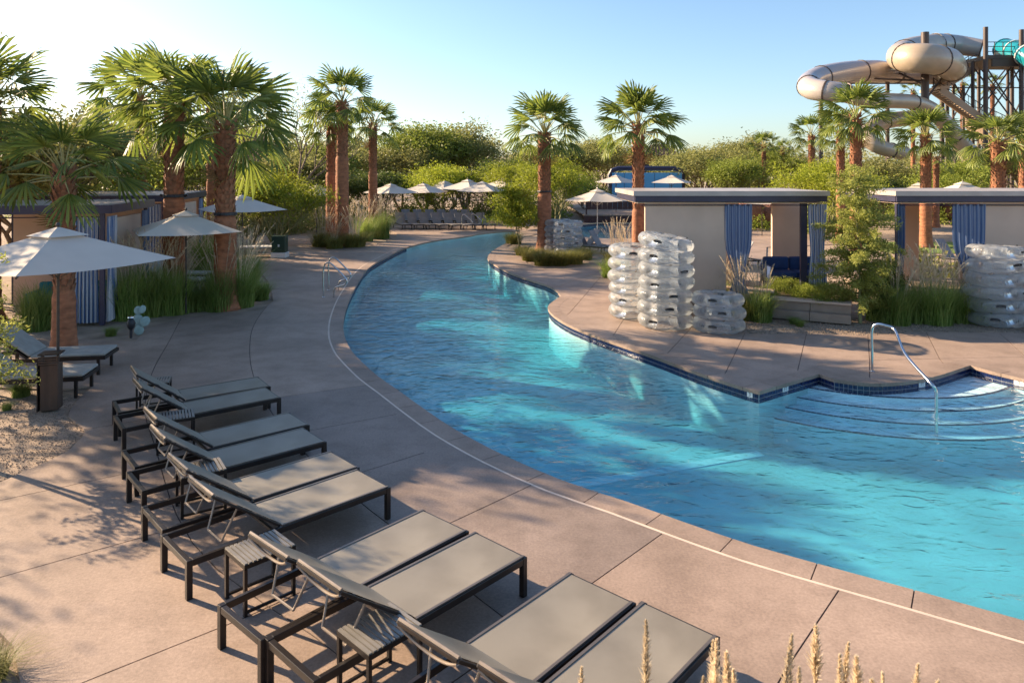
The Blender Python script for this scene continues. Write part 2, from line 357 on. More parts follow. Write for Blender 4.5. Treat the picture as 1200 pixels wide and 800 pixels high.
def offset(P, d):           # outward for CCW polygon
    o = []; n = len(P)
    for i in range(n):
        a, b, c = P[i - 1], P[i], P[(i + 1) % n]
        e1 = (b - a).normalized(); e2 = (c - b).normalized()
        n1 = Vector((e1.y, -e1.x)); n2 = Vector((e2.y, -e2.x)); m = (n1 + n2)
        if m.length < .2: m = n1
        m.normalize(); o.append(b + m * d / max(.45, m.dot(n1)))
    return o
POOL2 = [Vector(p) for p in ((3.2,39.5),(5,38.3),(9,38.2),(13,40.5),(14,45),(12,49.5),(6,50),(3.6,47.5),(3,43))]
def ribbon(pts, wd):
    P = [Vector((p[0], p[1])) for p in pts]; l = []; r = []
    for i in range(len(P)):
        t = (P[min(i + 1, len(P) - 1)] - P[max(i - 1, 0)]).normalized(); nn = Vector((-t.y, t.x))
        l.append(P[i] + nn * wd / 2); r.append(P[i] - nn * wd / 2)
    return l + r[::-1]
DECK = [Vector((-12, 4.3)), Vector((22, 4.3)), Vector((22, 15.6))] + g2([(1250,391),(1083,388.5),(1020,393),(943,391),(878,391),(848,374),(800,356),(745,342),(718,330),(706,316),(705,303),(716,297),(760,294)]) + \
    [Vector((9.5,27)), Vector((12,34)), Vector((18,36)), Vector((19,52)), Vector((3,53)), Vector((-1,58)), Vector((-14,58))] + \
    g2([(420,262),(445,267),(465,273),(464,278),(448,284),(432,288.5),(400,291),(345,289),(300,285),(270,287),(262,295),(285,303),(302,314),(314,330),(319,345),(320,353),(307,363),(260,368),(213,372),(185,380),(168,390),(158,400),(100,398),(0,396),(-100,397),(-100,450),(0,454),(75,456),(108,452.5),(94,465.6),(82,480),(80.5,487),(87,493.5),(97,500.5),(100,506),(95,513),(80.6,527.5),(56,540.6),(30,551),(0,565),(-40,578)]) + [Vector((-9, 7)), Vector((-12, 6.2))]
BEDS = [crs(g2([(612,296),(618,308),(640,315),(672,314),(692,306),(690,296),(660,288),(625,287),(612,296)]), .5)[:-1],
        crs(g2([(-60,728),(-5,735),(16,757),(24,800),(20,880),(-60,900),(-120,800),(-60,728)]), .3)[:-1],
        g2([(582,288),(596,283),(612,278),(640,272),(652,280),(636,286),(612,289),(600,290)])]
JOINTS = [g2([(777,624),(698,680),(560,778),(500,820)]), g2([(625,567),(537,608),(420,662),(290,722),(95,800),(0,838)]), g2([(983,691),(920,785),(890,840)]), g2([(497,530),(433,550),(330,584),(160,631),(0,676),(-80,700)]),
    g2([(465,485),(384,500),(280,522),(140,556),(0,586),(-60,596)]), g2([(437,450),(327,465),(250,478),(99,503)]), g2([(385,372),(300,386),(205,394),(150,400)]),
    crs(g2([(319,351),(300,376),(293,400),(297,440),(330,500),(400,570),(470,625),(560,700),(680,790),(760,850)]), .5), crs(g2([(213,371),(198,400),(178,437),(170,480),(182,523),(207,603),(255,667),(368,745),(440,800),(520,860)]), .5),
    g2([(1240,748),(1200,850)]), g2([(390,345),(318,338)]), g2([(412,318),(300,310)]), g2([(440,300),(345,290)]), g2([(500,281),(465,273)]), crs(g2([(300,312),(345,300),(400,293),(470,276),(560,266)]), 1),
    g2([(810,384),(782,414)]), g2([(873,390),(850,437)]), g2([(945,391),(934,437)]), g2([(1017,392),(1019,423),(1019,446)]), g2([(1085,388),(1101,420),(1112,434)]), g2([(1170,389),(1240,452)]),
    crs(g2([(905,452),(935,435),(975,425.5),(1020,422),(1090,420.5),(1140,419),(1240,418)]), .4), g2([(750,345),(716,397)]), g2([(706,316),(648,338)]), g2([(706,322),(668,366),(655,376)]),
    g2([(640,315),(612,322)]), g2([(600,293),(576,298)]), g2([(705,305),(690,305)]), g2([(757,352),(700,352),(660,348)])]
COP = offset(POOL, .31)
CO2 = offset(POOL, .345)
def cop_joints():
    out = []; acc = .4; n = len(POOL)
    for i in range(n):
        a, b = POOL[i], POOL[(i + 1) % n]; Ls = (b - a).length; t = .78 - acc
        while t < Ls:
            p = a + (b - a) * t / Ls; d = (b - a).normalized(); nn = Vector((d.y, -d.x))
            if p.y < 32: out.append([p - nn * .02, p + nn * .315])
            t += .78
        acc = (acc + Ls) % .78
    return out
polys = [('pool', POOL), ('pool', POOL2), ('deck', DECK), ('cop', COP), ('cop2', CO2)] + [('bed', b) for b in BEDS]
for j in JOINTS: polys.append(('joint', ribbon(j, .013)))
for j in cop_joints(): polys.append(('cjoint', ribbon(j, .011)))
polys.append(('deck', offset(POOL2, .4) if area(POOL2) > 0 else POOL2))
BIG = [Vector((-420, -60)), Vector((420, -60)), Vector((420, 900)), Vector((-420, 900))]
polys.append(('big', BIG))
vs = []; fs = []; kinds = []
for k, P in polys:
    P = dedupe(P, .004); o = len(vs); vs += [Vector((p.x, p.y)) for p in P]; fs.append(list(range(o, o + len(P)))); kinds.append(k)
cv, ce, cf, ov, oe, of = delaunay_2d_cdt(vs, [], fs, 0, 1e-5, True)
cen = np.array([[(cv[f[0]].x + cv[f[1]].x + cv[f[2]].x) / 3, (cv[f[0]].y + cv[f[1]].y + cv[f[2]].y) / 3] for f in cf])
def inpoly(P):
    x, y = cen[:, 0], cen[:, 1]; c = np.zeros(len(cen), bool)
    for i in range(len(P)):
        a, b = P[i], P[i - 1]
        if a.y == b.y: continue
        c ^= ((a.y > y) != (b.y > y)) & (x < (b.x - a.x) * (y - a.y) / (b.y - a.y) + a.x)
    return c
LA = np.array([tuple(p) for p in S1]); RA = np.array([tuple(p) for p in R1 + R2 + R3 + R4 + R5])
def onleft(i): return ((LA - cen[i]) ** 2).sum(1).min() < ((RA - cen[i]) ** 2).sum(1).min()
flags = {}
for k, P in polys: flags[k] = flags.get(k, np.zeros(len(cen), bool)) | inpoly(P)
cls = []
for i in range(len(cf)):
    g = lambda k: flags[k][i]
    if g('pool'): c = 'pool'
    elif g('cop'): c = 'joint' if g('cjoint') else 'cop'
    elif g('bed') or not (g('deck') or g('cop2')): c = 'ground'
    elif g('cop2'): c = 'caulk' if onleft(i) else 'slab'
    elif g('joint'): c = 'joint'
    else: c = 'slab'
    cls.append(c)
em = {}
for i, f in enumerate(cf):
    for k in range(3):
        e = (f[k], f[(k + 1) % 3]); em.setdefault((min(e), max(e)), []).append(i)
def comp_mesh(tris, ztop, depth):
    st = set(tris); mb = MB(); idx = {}
    def vi(i, z):
        if (i, z) not in idx: idx[(i, z)] = len(mb.v); mb.v.append((cv[i].x, cv[i].y, z))
        return idx[(i, z)]
    for t in tris:
        f = cf[t]; mb.f.append(tuple(vi(i, ztop) for i in f))
        if depth:
            for k in range(3):
                a, b = f[k], f[(k + 1) % 3]; nb = [x for x in em[(min(a, b), max(a, b))] if x != t]
                if not nb or nb[0] not in st:
                    mb.f.append((vi(a, ztop), vi(a, ztop - depth), vi(b, ztop - depth), vi(b, ztop)))
    return mb
ground = obj('ground', comp_mesh([i for i, c in enumerate(cls) if c != 'pool' and c != 'none'], -.03, 0), M['sand'], kind='structure')
deck = bpy.data.objects.new('pool_deck', None); COL.objects.link(deck); deck['kind'] = 'structure'
obj('joint_filler', comp_mesh([i for i, c in enumerate(cls) if c == 'joint'], -.008, .02), M['joint'], deck)
obj('sealant_strip', comp_mesh([i for i, c in enumerate(cls) if c == 'caulk'], -.001, .03), M['caulk'], deck)
BAND = list(JOINTS[7]) + [Vector((5, 3))] + [p for p in S1[::-1] if p.x < 8]
band = inpoly(BAND)
seen = set()
for i, c in enumerate(cls):
    if c in ('slab', 'cop') and i not in seen:
        st = [i]; comp = []; seen.add(i)
        while st:
            t = st.pop(); comp.append(t); f = cf[t]
            for k in range(3):
                a, b = f[k], f[(k + 1) % 3]
                for x in em[(min(a, b), max(a, b))]:
                    if x not in seen and cls[x] == c: seen.add(x); st.append(x)
        ar = sum(abs((cv[cf[t][1]] - cv[cf[t][0]]).cross(cv[cf[t][2]] - cv[cf[t][0]])) / 2 for t in comp)
        if c == 'cop': obj('coping_slab', comp_mesh(comp, .002, .06), M['concrete'], deck)
        else: obj('deck_slab' if ar > .02 else 'slab_chip', comp_mesh(comp, random.uniform(-.001, .001), .025), M['concrete2'] if band[comp].mean() > .5 else M['concrete'], deck)

# pool shells
WZ, FZ = -.14, -.95
def prism(P, z0, z1, walls=True, bottom=True, top=False, inward=True):
    mb = MB(); n = len(P)
    mb.v = [(p.x, p.y, z0) for p in P] + [(p.x, p.y, z1) for p in P]
    if walls:
        for i in range(n): mb.f.append((i, i + n, (i + 1) % n + n, (i + 1) % n))
    from mathutils.geometry import tessellate_polygon
    tr = tessellate_polygon([[Vector((p.x, p.y, 0)) for p in P]])
    if bottom: mb.f += [tuple(i + n for i in t) for t in tr]
    if top: mb.f += [tuple(t) for t in tr]
    return mb
def make_pool(P, fz, nm, far):
    if area(P) < 0: P = P[::-1]
    Wl = offset(P, .03)
    shell = obj(nm, prism(Wl, -.055, fz), M['plaster'], kind='structure')
    wt = offset(Wl, .02)
    wm = prism(wt, WZ, fz - .05, top=True)
    me = wm.mesh('w')
    import bmesh
    bm = bmesh.new(); bm.from_mesh(me); bmesh.ops.recalc_face_normals(bm, faces=bm.faces); bm.to_mesh(me); bm.free()
    wo = obj('pool_water', me, M['water'], kind='structure')
    # waterline tiles
    tb = MB(); gb = MB(); n = len(Wl); acc = 0
    for i in range(n):
        a, b = Wl[i], Wl[(i + 1) % n]; Ls = (b - a).length
        if (a.y > 34 and not far) or a.x > 14: continue
        d = (b - a) / Ls; nn = Vector((-d.y, d.x)); k = max(1, round(Ls / .08)); wd = Ls / k
        gm = (a + b) / 2 + nn * .003
        gb.box((gm.x, gm.y, -.135), (Ls, .006, .15), math.atan2(d.y, d.x))
        for j in range(k):
            for r_ in range(2):
                c = a + d * (j + .5) * wd + nn * .008
                tb.box((c.x, c.y, -.095 - r_ * .078), (wd - .008, .008, .070), math.atan2(d.y, d.x))
    obj('waterline_grout', gb, M['grout'], shell); obj('waterline_tiles', tb, M['navy_tile'], shell, kind='stuff')
    return shell
shell = make_pool(POOL, FZ, 'pool_basin', False)
make_pool(POOL2, FZ, 'pool_basin', True)
# submerged steps
C = Vector((6.95, 14.9))
TR = [(2.88, -.20), (3.20, -.31), (3.52, -.42), (3.84, -.54)]
rin = 1.2
for r_, z in TR[::-1]:
    mb = MB(); n = 40; a0, a1 = R(205), R(335)
    top = [];
    for k in range(n + 1):
        a = a0 + (a1 - a0) * k / n; d = Vector((math.cos(a), math.sin(a)))
        p = C + d * r_; q = C + d * rin
        mb.v += [(p.x, p.y, z), (p.x, p.y, FZ - .02), (q.x, q.y, z)]
    for k in range(n):
        i = k * 3; mb.f += [(i, i + 1, i + 4, i + 3), (i, i + 3, i + 5, i + 2)]
    # keep only the part that lies in the water
    st = obj('pool_step', mb, M['plaster2'], shell)
    ed = MB(); k = int((a1 - a0) * r_ / .085)
    for j in range(k):
        a = a0 + (a1 - a0) * (j + .5) / k; d = Vector((math.cos(a), math.sin(a))); c = C + d * (r_ - .022)
        ed.box((c.x, c.y, z + .002), (.045, .078, .012), a)
    obj('step_edge_tiles', ed, M['navy_tile'], st, kind='stuff')
# pale seam on the basin floor
a, b = Vector((4.0, 11.6)), Vector((.6, 10.3))
mb = MB(); mb.bar((a.x, a.y, FZ + .006), (b.x, b.y, FZ + .006), .20, .012); obj('floor_seam', mb, mat('pale_seam', (.95, .95, .92), .6, .02, 4), shell)
# depth markers
def marker(u, v, txt, ln):
    p = G(u, v, -.10); best = None; Wl = offset(POOL, .03)
    for i in range(len(Wl)):
        a, b = Wl[i], Wl[(i + 1) % len(Wl)]; t = max(0, min(1, (p.xy - a).dot(b - a) / (b - a).length_squared)); q = a + (b - a) * t
        if best is None or (q - p.xy).length < best[0]: best = ((q - p.xy).length, q, (b - a).normalized())
    q, d = best[1], best[2]; nn = Vector((-d.y, d.x)); rz = math.atan2(d.y, d.x) + math.pi
    mb = MB(); c = q + nn * .014; mb.box((c.x, c.y, -.097), (ln, .012, .085), rz)
    t = obj('depth_marker', mb, M['white_tile'], shell)
    cu = bpy.data.curves.new('t', 'FONT'); cu.body = txt; cu.size = .085; cu.align_x = 'CENTER'; cu.align_y = 'CENTER'
    to = bpy.data.objects.new('t', cu); COL.objects.link(to); dg = bpy.context.evaluated_depsgraph_get(); me = bpy.data.meshes.new_from_object(to.evaluated_get(dg)); bpy.data.objects.remove(to)
    me.materials.clear(); lo = obj('lettering', me, M['black'], t); c2 = q + nn * .0215
    lo.location = (c2.x, c2.y, -.097); lo.rotation_euler = (R(90), 0, rz)
marker(925, 457, 'FT', .16); marker(1085, 452, 'FT', .16); marker(1190, 450, '3', .16); marker(872, 465, '3', .10)

# gravel on the left bed
def stones(name, pts, smin, smax, m):
    mb = MB(); base = [(1,0,0),(-1,0,0),(0,1,0),(0,-1,0),(0,0,1),(0,0,-1)]; fa = [(0,2,4),(2,1,4),(1,3,4),(3,0,4),(2,0,5),(1,2,5),(3,1,5),(0,3,5)]
    for (x, y) in pts:
        s = random.uniform(smin, smax); e = Euler((random.random() * 6, random.random() * 6, random.random() * 6)).to_matrix()
        mb.add([e @ Vector((p[0] * s * random.uniform(.7, 1.3), p[1] * s, p[2] * s * .7)) + Vector((x, y, -.028 + s * .2)) for p in base], fa)
    return obj(name, mb, m, kind='stuff')
def inside(p, P):
    c = False; n = len(P)
    for i in range(n):
        a, b = P[i], P[i - 1]
        if (a.y > p[1]) != (b.y > p[1]) and p[0] < (b.x - a.x) * (p[1] - a.y) / (b.y - a.y) + a.x: c = not c
    return c
pts = []
while len(pts) < 9000:
    p = (random.uniform(-9.5, -4.6), random.uniform(7.5, 11.6))
    if not inside(p, DECK): pts.append(p)
tag(stones('gravel', pts, .004, .012, M['gravel']), 'tan gravel covering the bed beside the curved deck edge', 'gravel')
pts = []
while len(pts) < 3500:
    p = (random.uniform(3, 13), random.uniform(15.2, 17.5))
    if not inside(p, DECK): pts.append(p)
tag(stones('gravel', pts, .008, .025, M['gravel']), 'sandy gravel strip in front of the cabanas across the pool', 'gravel')

# ------------------------------------------------------------------ loungers
LL, LW, LH = 2.05, .64, .33
def make_lounger(label):
    t = thing('sun_lounger', label, 'sun lounger', group='sling sun loungers in pairs along the deck')
    fr = MB()    # x runs from head (0) to foot (LL), y across
    for s in (-1, 1): fr.box((LL / 2, s * (LW / 2 - .02), LH - .03), (LL - .1, .035, .055))
    for x in (.025, LL - .025): fr.box((x, 0, LH - .03), (.045, LW - .1, .05))
    for x in (.80, 1.35): fr.box((x, 0, LH - .045), (.03, LW - .09, .025))
    obj('frame', fr, M['bronze'], t, bevel=.004)
    for x in (.025, LL - .025):
        for s in (-1, 1):
            lg = MB().box((0, 0, LH / 2 - .001), (.05, .05, LH)); obj('leg', lg, M['bronze'], t, loc=(x, s * (LW / 2 - .025), 0), bevel=.004)
    mb = MB(); nx, ny = 10, 6; x0, x1 = .865, LL - .03
    for i in range(nx + 1):
        for j in range(ny + 1):
            yy = (j / ny - .5) * (LW - .075); sag = -.012 * (1 - (2 * j / ny - 1) ** 2) * math.sin(math.pi * i / nx)
            mb.v.append((x0 + (x1 - x0) * i / nx, yy, LH + .004 + sag))
    for i in range(nx):
        for j in range(ny): a = i * (ny + 1) + j; mb.f.append((a, a + ny + 1, a + ny + 2, a + 1))
    obj('seat_sling', mb, M['sling'], t, smooth=True)
    for s in (-1, 1): obj('edge_rail', MB().bar((.86, s * (LW / 2 - .028), LH + .003), (LL - .02, s * (LW / 2 - .028), LH + .003), .022, .012), M['rail'], t)
    ang = R(36.5); bl = .77; hx, hz = .855, LH + .005
    def B(s, y, o=0): return Vector((hx - s * math.cos(ang) - o * math.sin(ang), y, hz + s * math.sin(ang) - o * math.cos(ang)))
    bf = MB()
    up = (-math.sin(ang), 0, math.cos(ang))
    for s in (-1, 1): bf.bar(B(0, s * (LW / 2 - .05), .01), B(bl, s * (LW / 2 - .05), .01), .022, .024, up=(math.sin(ang), 0, math.cos(ang)))
    bf.bar(B(bl - .01, -(LW / 2 - .05), .01), B(bl - .01, LW / 2 - .05, .01), .03, .03); bf.bar(B(.02, -(LW / 2 - .06), .012), B(.02, LW / 2 - .06, .012), .025, .025)
    obj('backrest_frame', bf, M['bronze'], t, bevel=.004)
    mb = MB()
    for i in range(7):
        for j in range(ny + 1): mb.v.append(B(.01 + (bl - .02) * i / 6, (j / ny - .5) * (LW - .13), -.008 + .02 * (1 - (2 * j / ny - 1) ** 2) * math.sin(math.pi * i / 6)))
    for i in range(6):
        for j in range(ny): a = i * (ny + 1) + j; mb.f.append((a, a + 1, a + ny + 2, a + ny + 1))
    obj('backrest_sling', mb, M['sling'], t, smooth=True)
    bw = MB(); hw = LW / 2 - .05
    bw.tube([B(bl - .01 - .10 * (1 - (2 * k / 10 - 1) ** 2), -hw + 2 * hw * k / 10, .025 + .05 * (1 - (2 * k / 10 - 1) ** 2)) for k in range(11)], .011, 8)
    bw.tube([B(bl - .004, -hw, -.006), B(bl - .004, hw, -.006)], .012, 8)
    obj('curved_back_bar', bw, M['bow'], t, smooth=40)
    st = MB(); lo = .36; zl = LH - .02
    for s in (-1, 1): st.tube([B(.46, s * (hw - .05), .02), Vector((lo, s * (hw - .12), zl))], .010, 8)
    st.tube([Vector((lo, -(hw - .12), zl)), Vector((lo, hw - .12, zl))], .010, 8)
    obj('prop_stand', st, M['bow'], t, smooth=40)
    return t
loung = [  # HF, FF at rail height, label
 ((131,469),(303,441),'farthest lounger of the row, its shaded sling beside the table nearest the gravel'),
 ((130,487),(313.5,453),'lounger second from the far end of the row, near one of the farthest pair'),
 ((138,528),(342,482),'far lounger of the second pair, shaded sling crossed by one pale light spot'),
 ((144.5,553),(358,500),'near lounger of the second pair, with a sunlit patch at the foot of its sling'),
 ((161,594),(391,527),'far lounger of the middle pair, its seat half sunlit with streaky shadow'),
 ((184,627),(421,548),'near lounger of the middle pair, sunlit seat with a slatted table at its back'),
 ((251,709),(497,595),'far lounger of the fourth pair, beside the table under its raised curved back bar'),
 ((307,748),(558,621),'near lounger of the fourth pair, wide sunlit seat and long empty head frame'),
 (None,(667,669),'far lounger of the nearest pair, cut by the bottom edge of the picture'),
 (None,(752,703),'nearest lounger of all, its foot corner close to the grass plumes')]
proto = None
for hf, ff, lab in loung:
    F = G(*ff, LH)
    if hf: H_ = G(*hf, LH); d = (F - H_).xy.normalized(); mid = (F + H_).xy / 2 - d * LL / 2
    else: d = Vector((math.cos(R(48)), math.sin(R(48)))); mid = F.xy - d * LL
    rgt = Vector((d.y, -d.x)); o = mid + rgt * LW / 2
    rz = math.atan2(d.y, d.x)
    if proto is None: proto = make_lounger(lab); proto.location = (o.x, o.y, 0); proto.rotation_euler = (0, 0, rz)
    else: dup(proto, (o.x, o.y, 0), rz, lab)

def make_table(label):
    t = thing('side_table', label, 'side table', group='low slatted side tables between loungers')
    w2, d2, h = .225, .19, .42
    f = MB()
    for s in (-1, 1): f.box((0, s * (d2 - .012), h - .018), (2 * w2, .024, .036)); f.box((s * (w2 - .012), 0, h - .018), (.024, 2 * d2 - .048, .036))
    obj('frame', f, M['bronze'], t)
    for s in (-1, 1): obj('foot_bar', MB().box((0, s * (d2 - .015), .03), (2 * w2 - .05, .02, .02)), M['bronze'], t)
    for sx in (-1, 1):
        for sy in (-1, 1): obj('leg', MB().box((0, 0, h / 2 - .02), (.028, .028, h - .04)), M['bronze'], t, loc=(sx * (w2 - .014), sy * (d2 - .014), 0))
    sl = MB().box((0, 0, 0), (.027, 2 * d2 - .01, .012)).mesh('slat'); sl.materials.append(M['slat'])
    for i in range(12): obj('slat', sl, None, t, loc=(-w2 + .018 + i * (2 * w2 - .036) / 11, 0, h + .004))
    return t
tabs = [((-5.42,10.92),20,'slatted side table half hidden behind the farthest pair of loungers'),((-4.38,9.38),27,'slatted side table between the first and second far pairs of loungers'),
        ((-3.33,7.72),33,'slatted side table with lit edge between the second and middle lounger pairs'),((-2.13,6.10),45,'slatted side table, shaded half and sunlit half, between the middle and fourth lounger pairs'),
        ((-.92,5.02),46,'nearest slatted side table, striped by shade under the back bar of the nearest pair')]
tp = None
for (x, y), a, lab in tabs:
    if tp is None: tp = make_table(lab); tp.location = (x, y, 0); tp.rotation_euler = (0, 0, R(a))
    else: dup(tp, (x, y, 0), R(a), lab)

# ------------------------------------------------------------------ umbrellas
def umb_mesh(hd, z0, z1, nside=4):
    mb = MB(); nr = 6; ns = 6 * nside // 4 if nside > 4 else 6
    cor = [Vector((math.cos(2 * math.pi * k / nside), math.sin(2 * math.pi * k / nside), 0)) * hd for k in range(nside)]
    for k in range(nside):
        a, b = cor[k], cor[(k + 1) % nside]; base = len(mb.v)
        for i in range(nr + 1):
            t = .03 + .97 * i / nr
            for j in range(ns + 1):
                s = j / ns; e = a.lerp(b, s) * t; dip = .05 * math.sin(math.pi * s) * t; z = z1 + (z0 - z1) * (t ** .92) - dip * .9
                mb.v.append((e.x * (1 - .02 * math.sin(math.pi * s) * t), e.y * (1 - .02 * math.sin(math.pi * s) * t), z))
        for i in range(nr):
            for j in range(ns): q = base + i * (ns + 1) + j; mb.f.append((q, q + ns + 1, q + ns + 2, q + 1))
    return mb
def make_umbrella(label, polem=None, hd=1.68, z0=2.2, z1=2.70, cm=None, nside=4):
    t = thing('patio_umbrella', label, 'umbrella', group='patio umbrellas around the pools'); cm = cm or M['canopy']
    obj('pole', MB().tube([(0, 0, 0), (0, 0, z1 + .08)], .022, 8), polem or M['pole'], t, smooth=40)
    cp = obj('canopy', umb_mesh(hd, z0, z1, nside), cm, t)
    cap = MB(); n = nside
    v = [Vector((math.cos(2 * math.pi * k / n), math.sin(2 * math.pi * k / n), 0)) * hd * .26 + Vector((0, 0, z1 - .10)) for k in range(n)]
    cap.add(v + [Vector((0, 0, z1 + .035))], [(k, (k + 1) % n, n) for k in range(n)]); obj('vent_cap', cap, cm, t)
    for k in range(nside):
        a = 2 * math.pi * k / nside; c, s = math.cos(a), math.sin(a)
        rb = obj('rib', MB().bar((c * .03, s * .03, z1 - .05), (c * hd * .985, s * hd * .985, z0 - .03), .018, .018), polem or M['pole'], t)
        obj('strut', MB().bar((c * .03, s * .03, z1 - .75), (c * hd * .48, s * hd * .48, z1 - .30), .012, .012), polem or M['pole'], rb)
    obj('finial', MB().lathe([(.02, z1 + .03), (.035, z1 + .06), (.02, z1 + .1)], 8), polem or M['pole'], t)
    return t
UG = make_umbrella('large cream square umbrella on the left with leafy twigs over it, above two cushioned loungers')
UG.location = (-7.02, 11.15, 0); UG.rotation_euler = (0, 0, R(15.6))
def umb(u, vb_apex, Y, rz, lab, zs=1.0, base=0, scale=1):
    X = (u - 600) / FPX * Y; return dup(UG, (X, Y, base), R(rz), lab, scale=(scale, scale, scale * zs))
umb(218, 0, 18.2, -14, 'cream umbrella partly hidden by the thick palm trunk, above the grasses at left', .99, 0, .96)
umb(284, 0, 26, -5, 'cream umbrella reaching right from behind the big left palm, before a lime shrub')
umb(371, 0, 41, 12, 'cream umbrella left of the pair of palm trunks, in front of dark shade', 1.02)
for i, (u, Y, a, zs, lab) in enumerate([(458, 44, 5, 1.03, 'leftmost umbrella of the far row, crossed by a slim palm trunk'), (496, 45.5, 20, 1.03, 'second umbrella from the left in the far row above grey loungers'),
        (521, 50, 2, 1.06, 'small far umbrella tucked behind its neighbours in the middle of the far row'), (548, 46, 10, 1.12, 'tallest umbrella of the far row, bright left panel'),
        (565, 44, 25, 1.08, 'far umbrella just right of the tallest one in the row'), (590, 49, 8, 1.14, 'rightmost umbrella of the far row, half behind tree foliage')]):
    umb(u, 0, Y, a, lab, zs)
u5 = make_umbrella('wide cream umbrella on a pale pole beside the second blue pool', M['wpole'], hd=1.62, nside=6)
u5.location = ((700 - 600) / FPX * 34.5, 34.5, 0); u5.rotation_euler = (0, 0, R(10))
umb(722, 0, 53, 5, 'cream umbrella in front of the blue wall, left of the orange trunk', 1, .55)
umb(787, 0, 52, 20, 'pale umbrella in front of the blue wall, right of the orange trunk', 1, .55)
umb(905, 0, 72, 20, 'far umbrella mostly hidden in green trees left of the palms', 1, .55)
umb(935, 0, 72, 0, 'far cream umbrella under the trees to the left of the slide palms', 1, 1.0)
umb(1076, 0, 36, 10, 'tan umbrella top rising over the left end of the right cabana roof', 1.1)
umb(1128, 0, 36, 45, 'tan umbrella top over the middle of the right cabana roof', 1.12)
umb(1172, 0, 38, 10, 'low umbrella top beside the thick palm over the right cabana roof', 1.05)
umb(893, 0, 40, 30, 'umbrella seen through the opening of the left cabana across the pool', .83, 0)

# box at umbrella foot
t = thing('umbrella_stand', 'square weathered wooden post box with slatted top, at the foot of the big left umbrella', 'umbrella stand', (-6.98, 10.93, 0), R(14))
obj('body', MB().box((0, 0, .34), (.24, .22, .68)), M['wood'], t, bevel=.006)
obj('metal_edge', MB().box((-.148, -.0, .39), (.012, .26, .80)), M['bronze'], t)
for i in range(4): obj('slat', MB().box((0, -.125, .70 + i * .035), (.27, .012, .02)), M['wood'], t)
obj('top_cap', MB().box((0, 0, .84), (.29, .26, .02)), M['bronze'], t)

# cushioned loungers at left and below umbrella 2
def make_cushioned(label):
    t = thing('cushioned_lounger', label, 'lounger', group='cushioned grey loungers')
    L_, W_, h = 1.95, .68, .30; f = MB()
    for s in (-1, 1): f.box((L_ / 2, s * (W_ / 2 - .02), h), (L_, .04, .06))
    for x in (.02, L_ - .02): f.box((x, 0, h), (.04, W_ - .09, .06))
    obj('frame', f, M['bronze'], t)
    for x in (.25, L_ - .12):
        for s in (-1, 1): obj('leg', MB().box((0, 0, .135), (.045, .045, .27)), M['bronze'], t, loc=(x, s * (W_ / 2 - .03), 0))
    obj('seat_cushion', MB().box(((.72 + L_) / 2, 0, h + .06), (L_ - .74, W_ - .04, .055)), M['cushion'], t, bevel=.03)
    a = R(38); c = Vector((.72 - .38 * math.cos(a), 0, h + .09 + .38 * math.sin(a)))
    Mx = Matrix.Rotation(a, 3, 'Y')
    obj('back_cushion', MB().box(c, (.80, W_ - .04, .055), M=Mx), M['cushion'], t, bevel=.03)
    obj('back_frame', MB().box(c + Mx @ Vector((0, 0, -.06)), (.78, W_ - .02, .03), M=Mx), M['bronze'], t)
    st = MB()
    for s in (-1, 1): st.tube([(.3, s * .25, h + .35), (.42, s * .25, h)], .012, 6)
    obj('prop_stand', st, M['bronze'], t)
    return t
cl = make_cushioned('front cushioned lounger under the big left umbrella, ending behind the wooden post box')
F = G(120, 427, .36); d = Vector((math.cos(R(10)), math.sin(R(10)))); cl.location = (F.x - d.x * 1.95, F.y - d.y * 1.95 - .3, 0); cl.rotation_euler = (0, 0, R(10))
F = G(142, 405, .36); dup(cl, (F.x - d.x * 1.95, F.y - d.y * 1.95 - .3, 0), R(10), 'rear cushioned lounger under the big left umbrella, its foot near the small cactus')
for u, v, lab in ((243, 326, 'front cushioned lounger among the grasses, left of the thick palm trunk'), (249, 319, 'rear cushioned lounger among the grasses, its back raised beside a pole')):
    F = G(u, v, .36); dup(cl, (F.x - 1.95, F.y, 0), R(-4), lab)

# ------------------------------------------------------------------ handrails
def hook_rail(name, label, base, d, sc=1, off=0):
    pass
def rail(label, pts, r=.024):
    P = [Vector(p) for p in pts]; Q = [P[0] * 2 - P[1]] + P + [P[-1] * 2 - P[-2]]; out = []
    for i in range(1, len(Q) - 2):
        a, b, c, dd = Q[i - 1:i + 3]
        for j in range(5):
            t_ = j / 5; out.append(.5 * ((2 * b) + (c - a) * t_ + (2 * a - 5 * b + 4 * c - dd) * t_ ** 2 + (3 * b - a - 3 * c + dd) * t_ ** 3))
    out.append(P[-1])
    t = thing('handrail', label, 'handrail', (0, 0, 0))
    obj('rail', MB().tube(out, r, 12), M['steel'], t, smooth=40)
    obj('flange', MB().lathe([(.05, .001), (.05, .008), (.028, .016)], 16, (P[0].x, P[0].y, 0)), M['steel'], t, smooth=40)
    return t
b0 = G(1022, 435); top = b0 + Vector((0, 0, .90)); e = G(1099, 480, WZ)
e = Vector((6.62, 11.25, 0))
rail('single curved steel handrail leading down the underwater steps', [b0, b0 + Vector((0, 0, .4)), b0 + Vector((0, 0, .74)), b0 + Vector((.05, -.05, .85)), b0 + Vector((.14, -.14, .86)), b0 + Vector((.26, -.28, .80)),
      b0.lerp(e, .55) + Vector((0, 0, .55)), Vector((e.x - .07, e.y + .07, .29)), Vector((e.x - .005, e.y + .01, .18)), Vector((e.x, e.y, .02)), Vector((e.x, e.y, -.3)), Vector((e.x, e.y, -.60))])
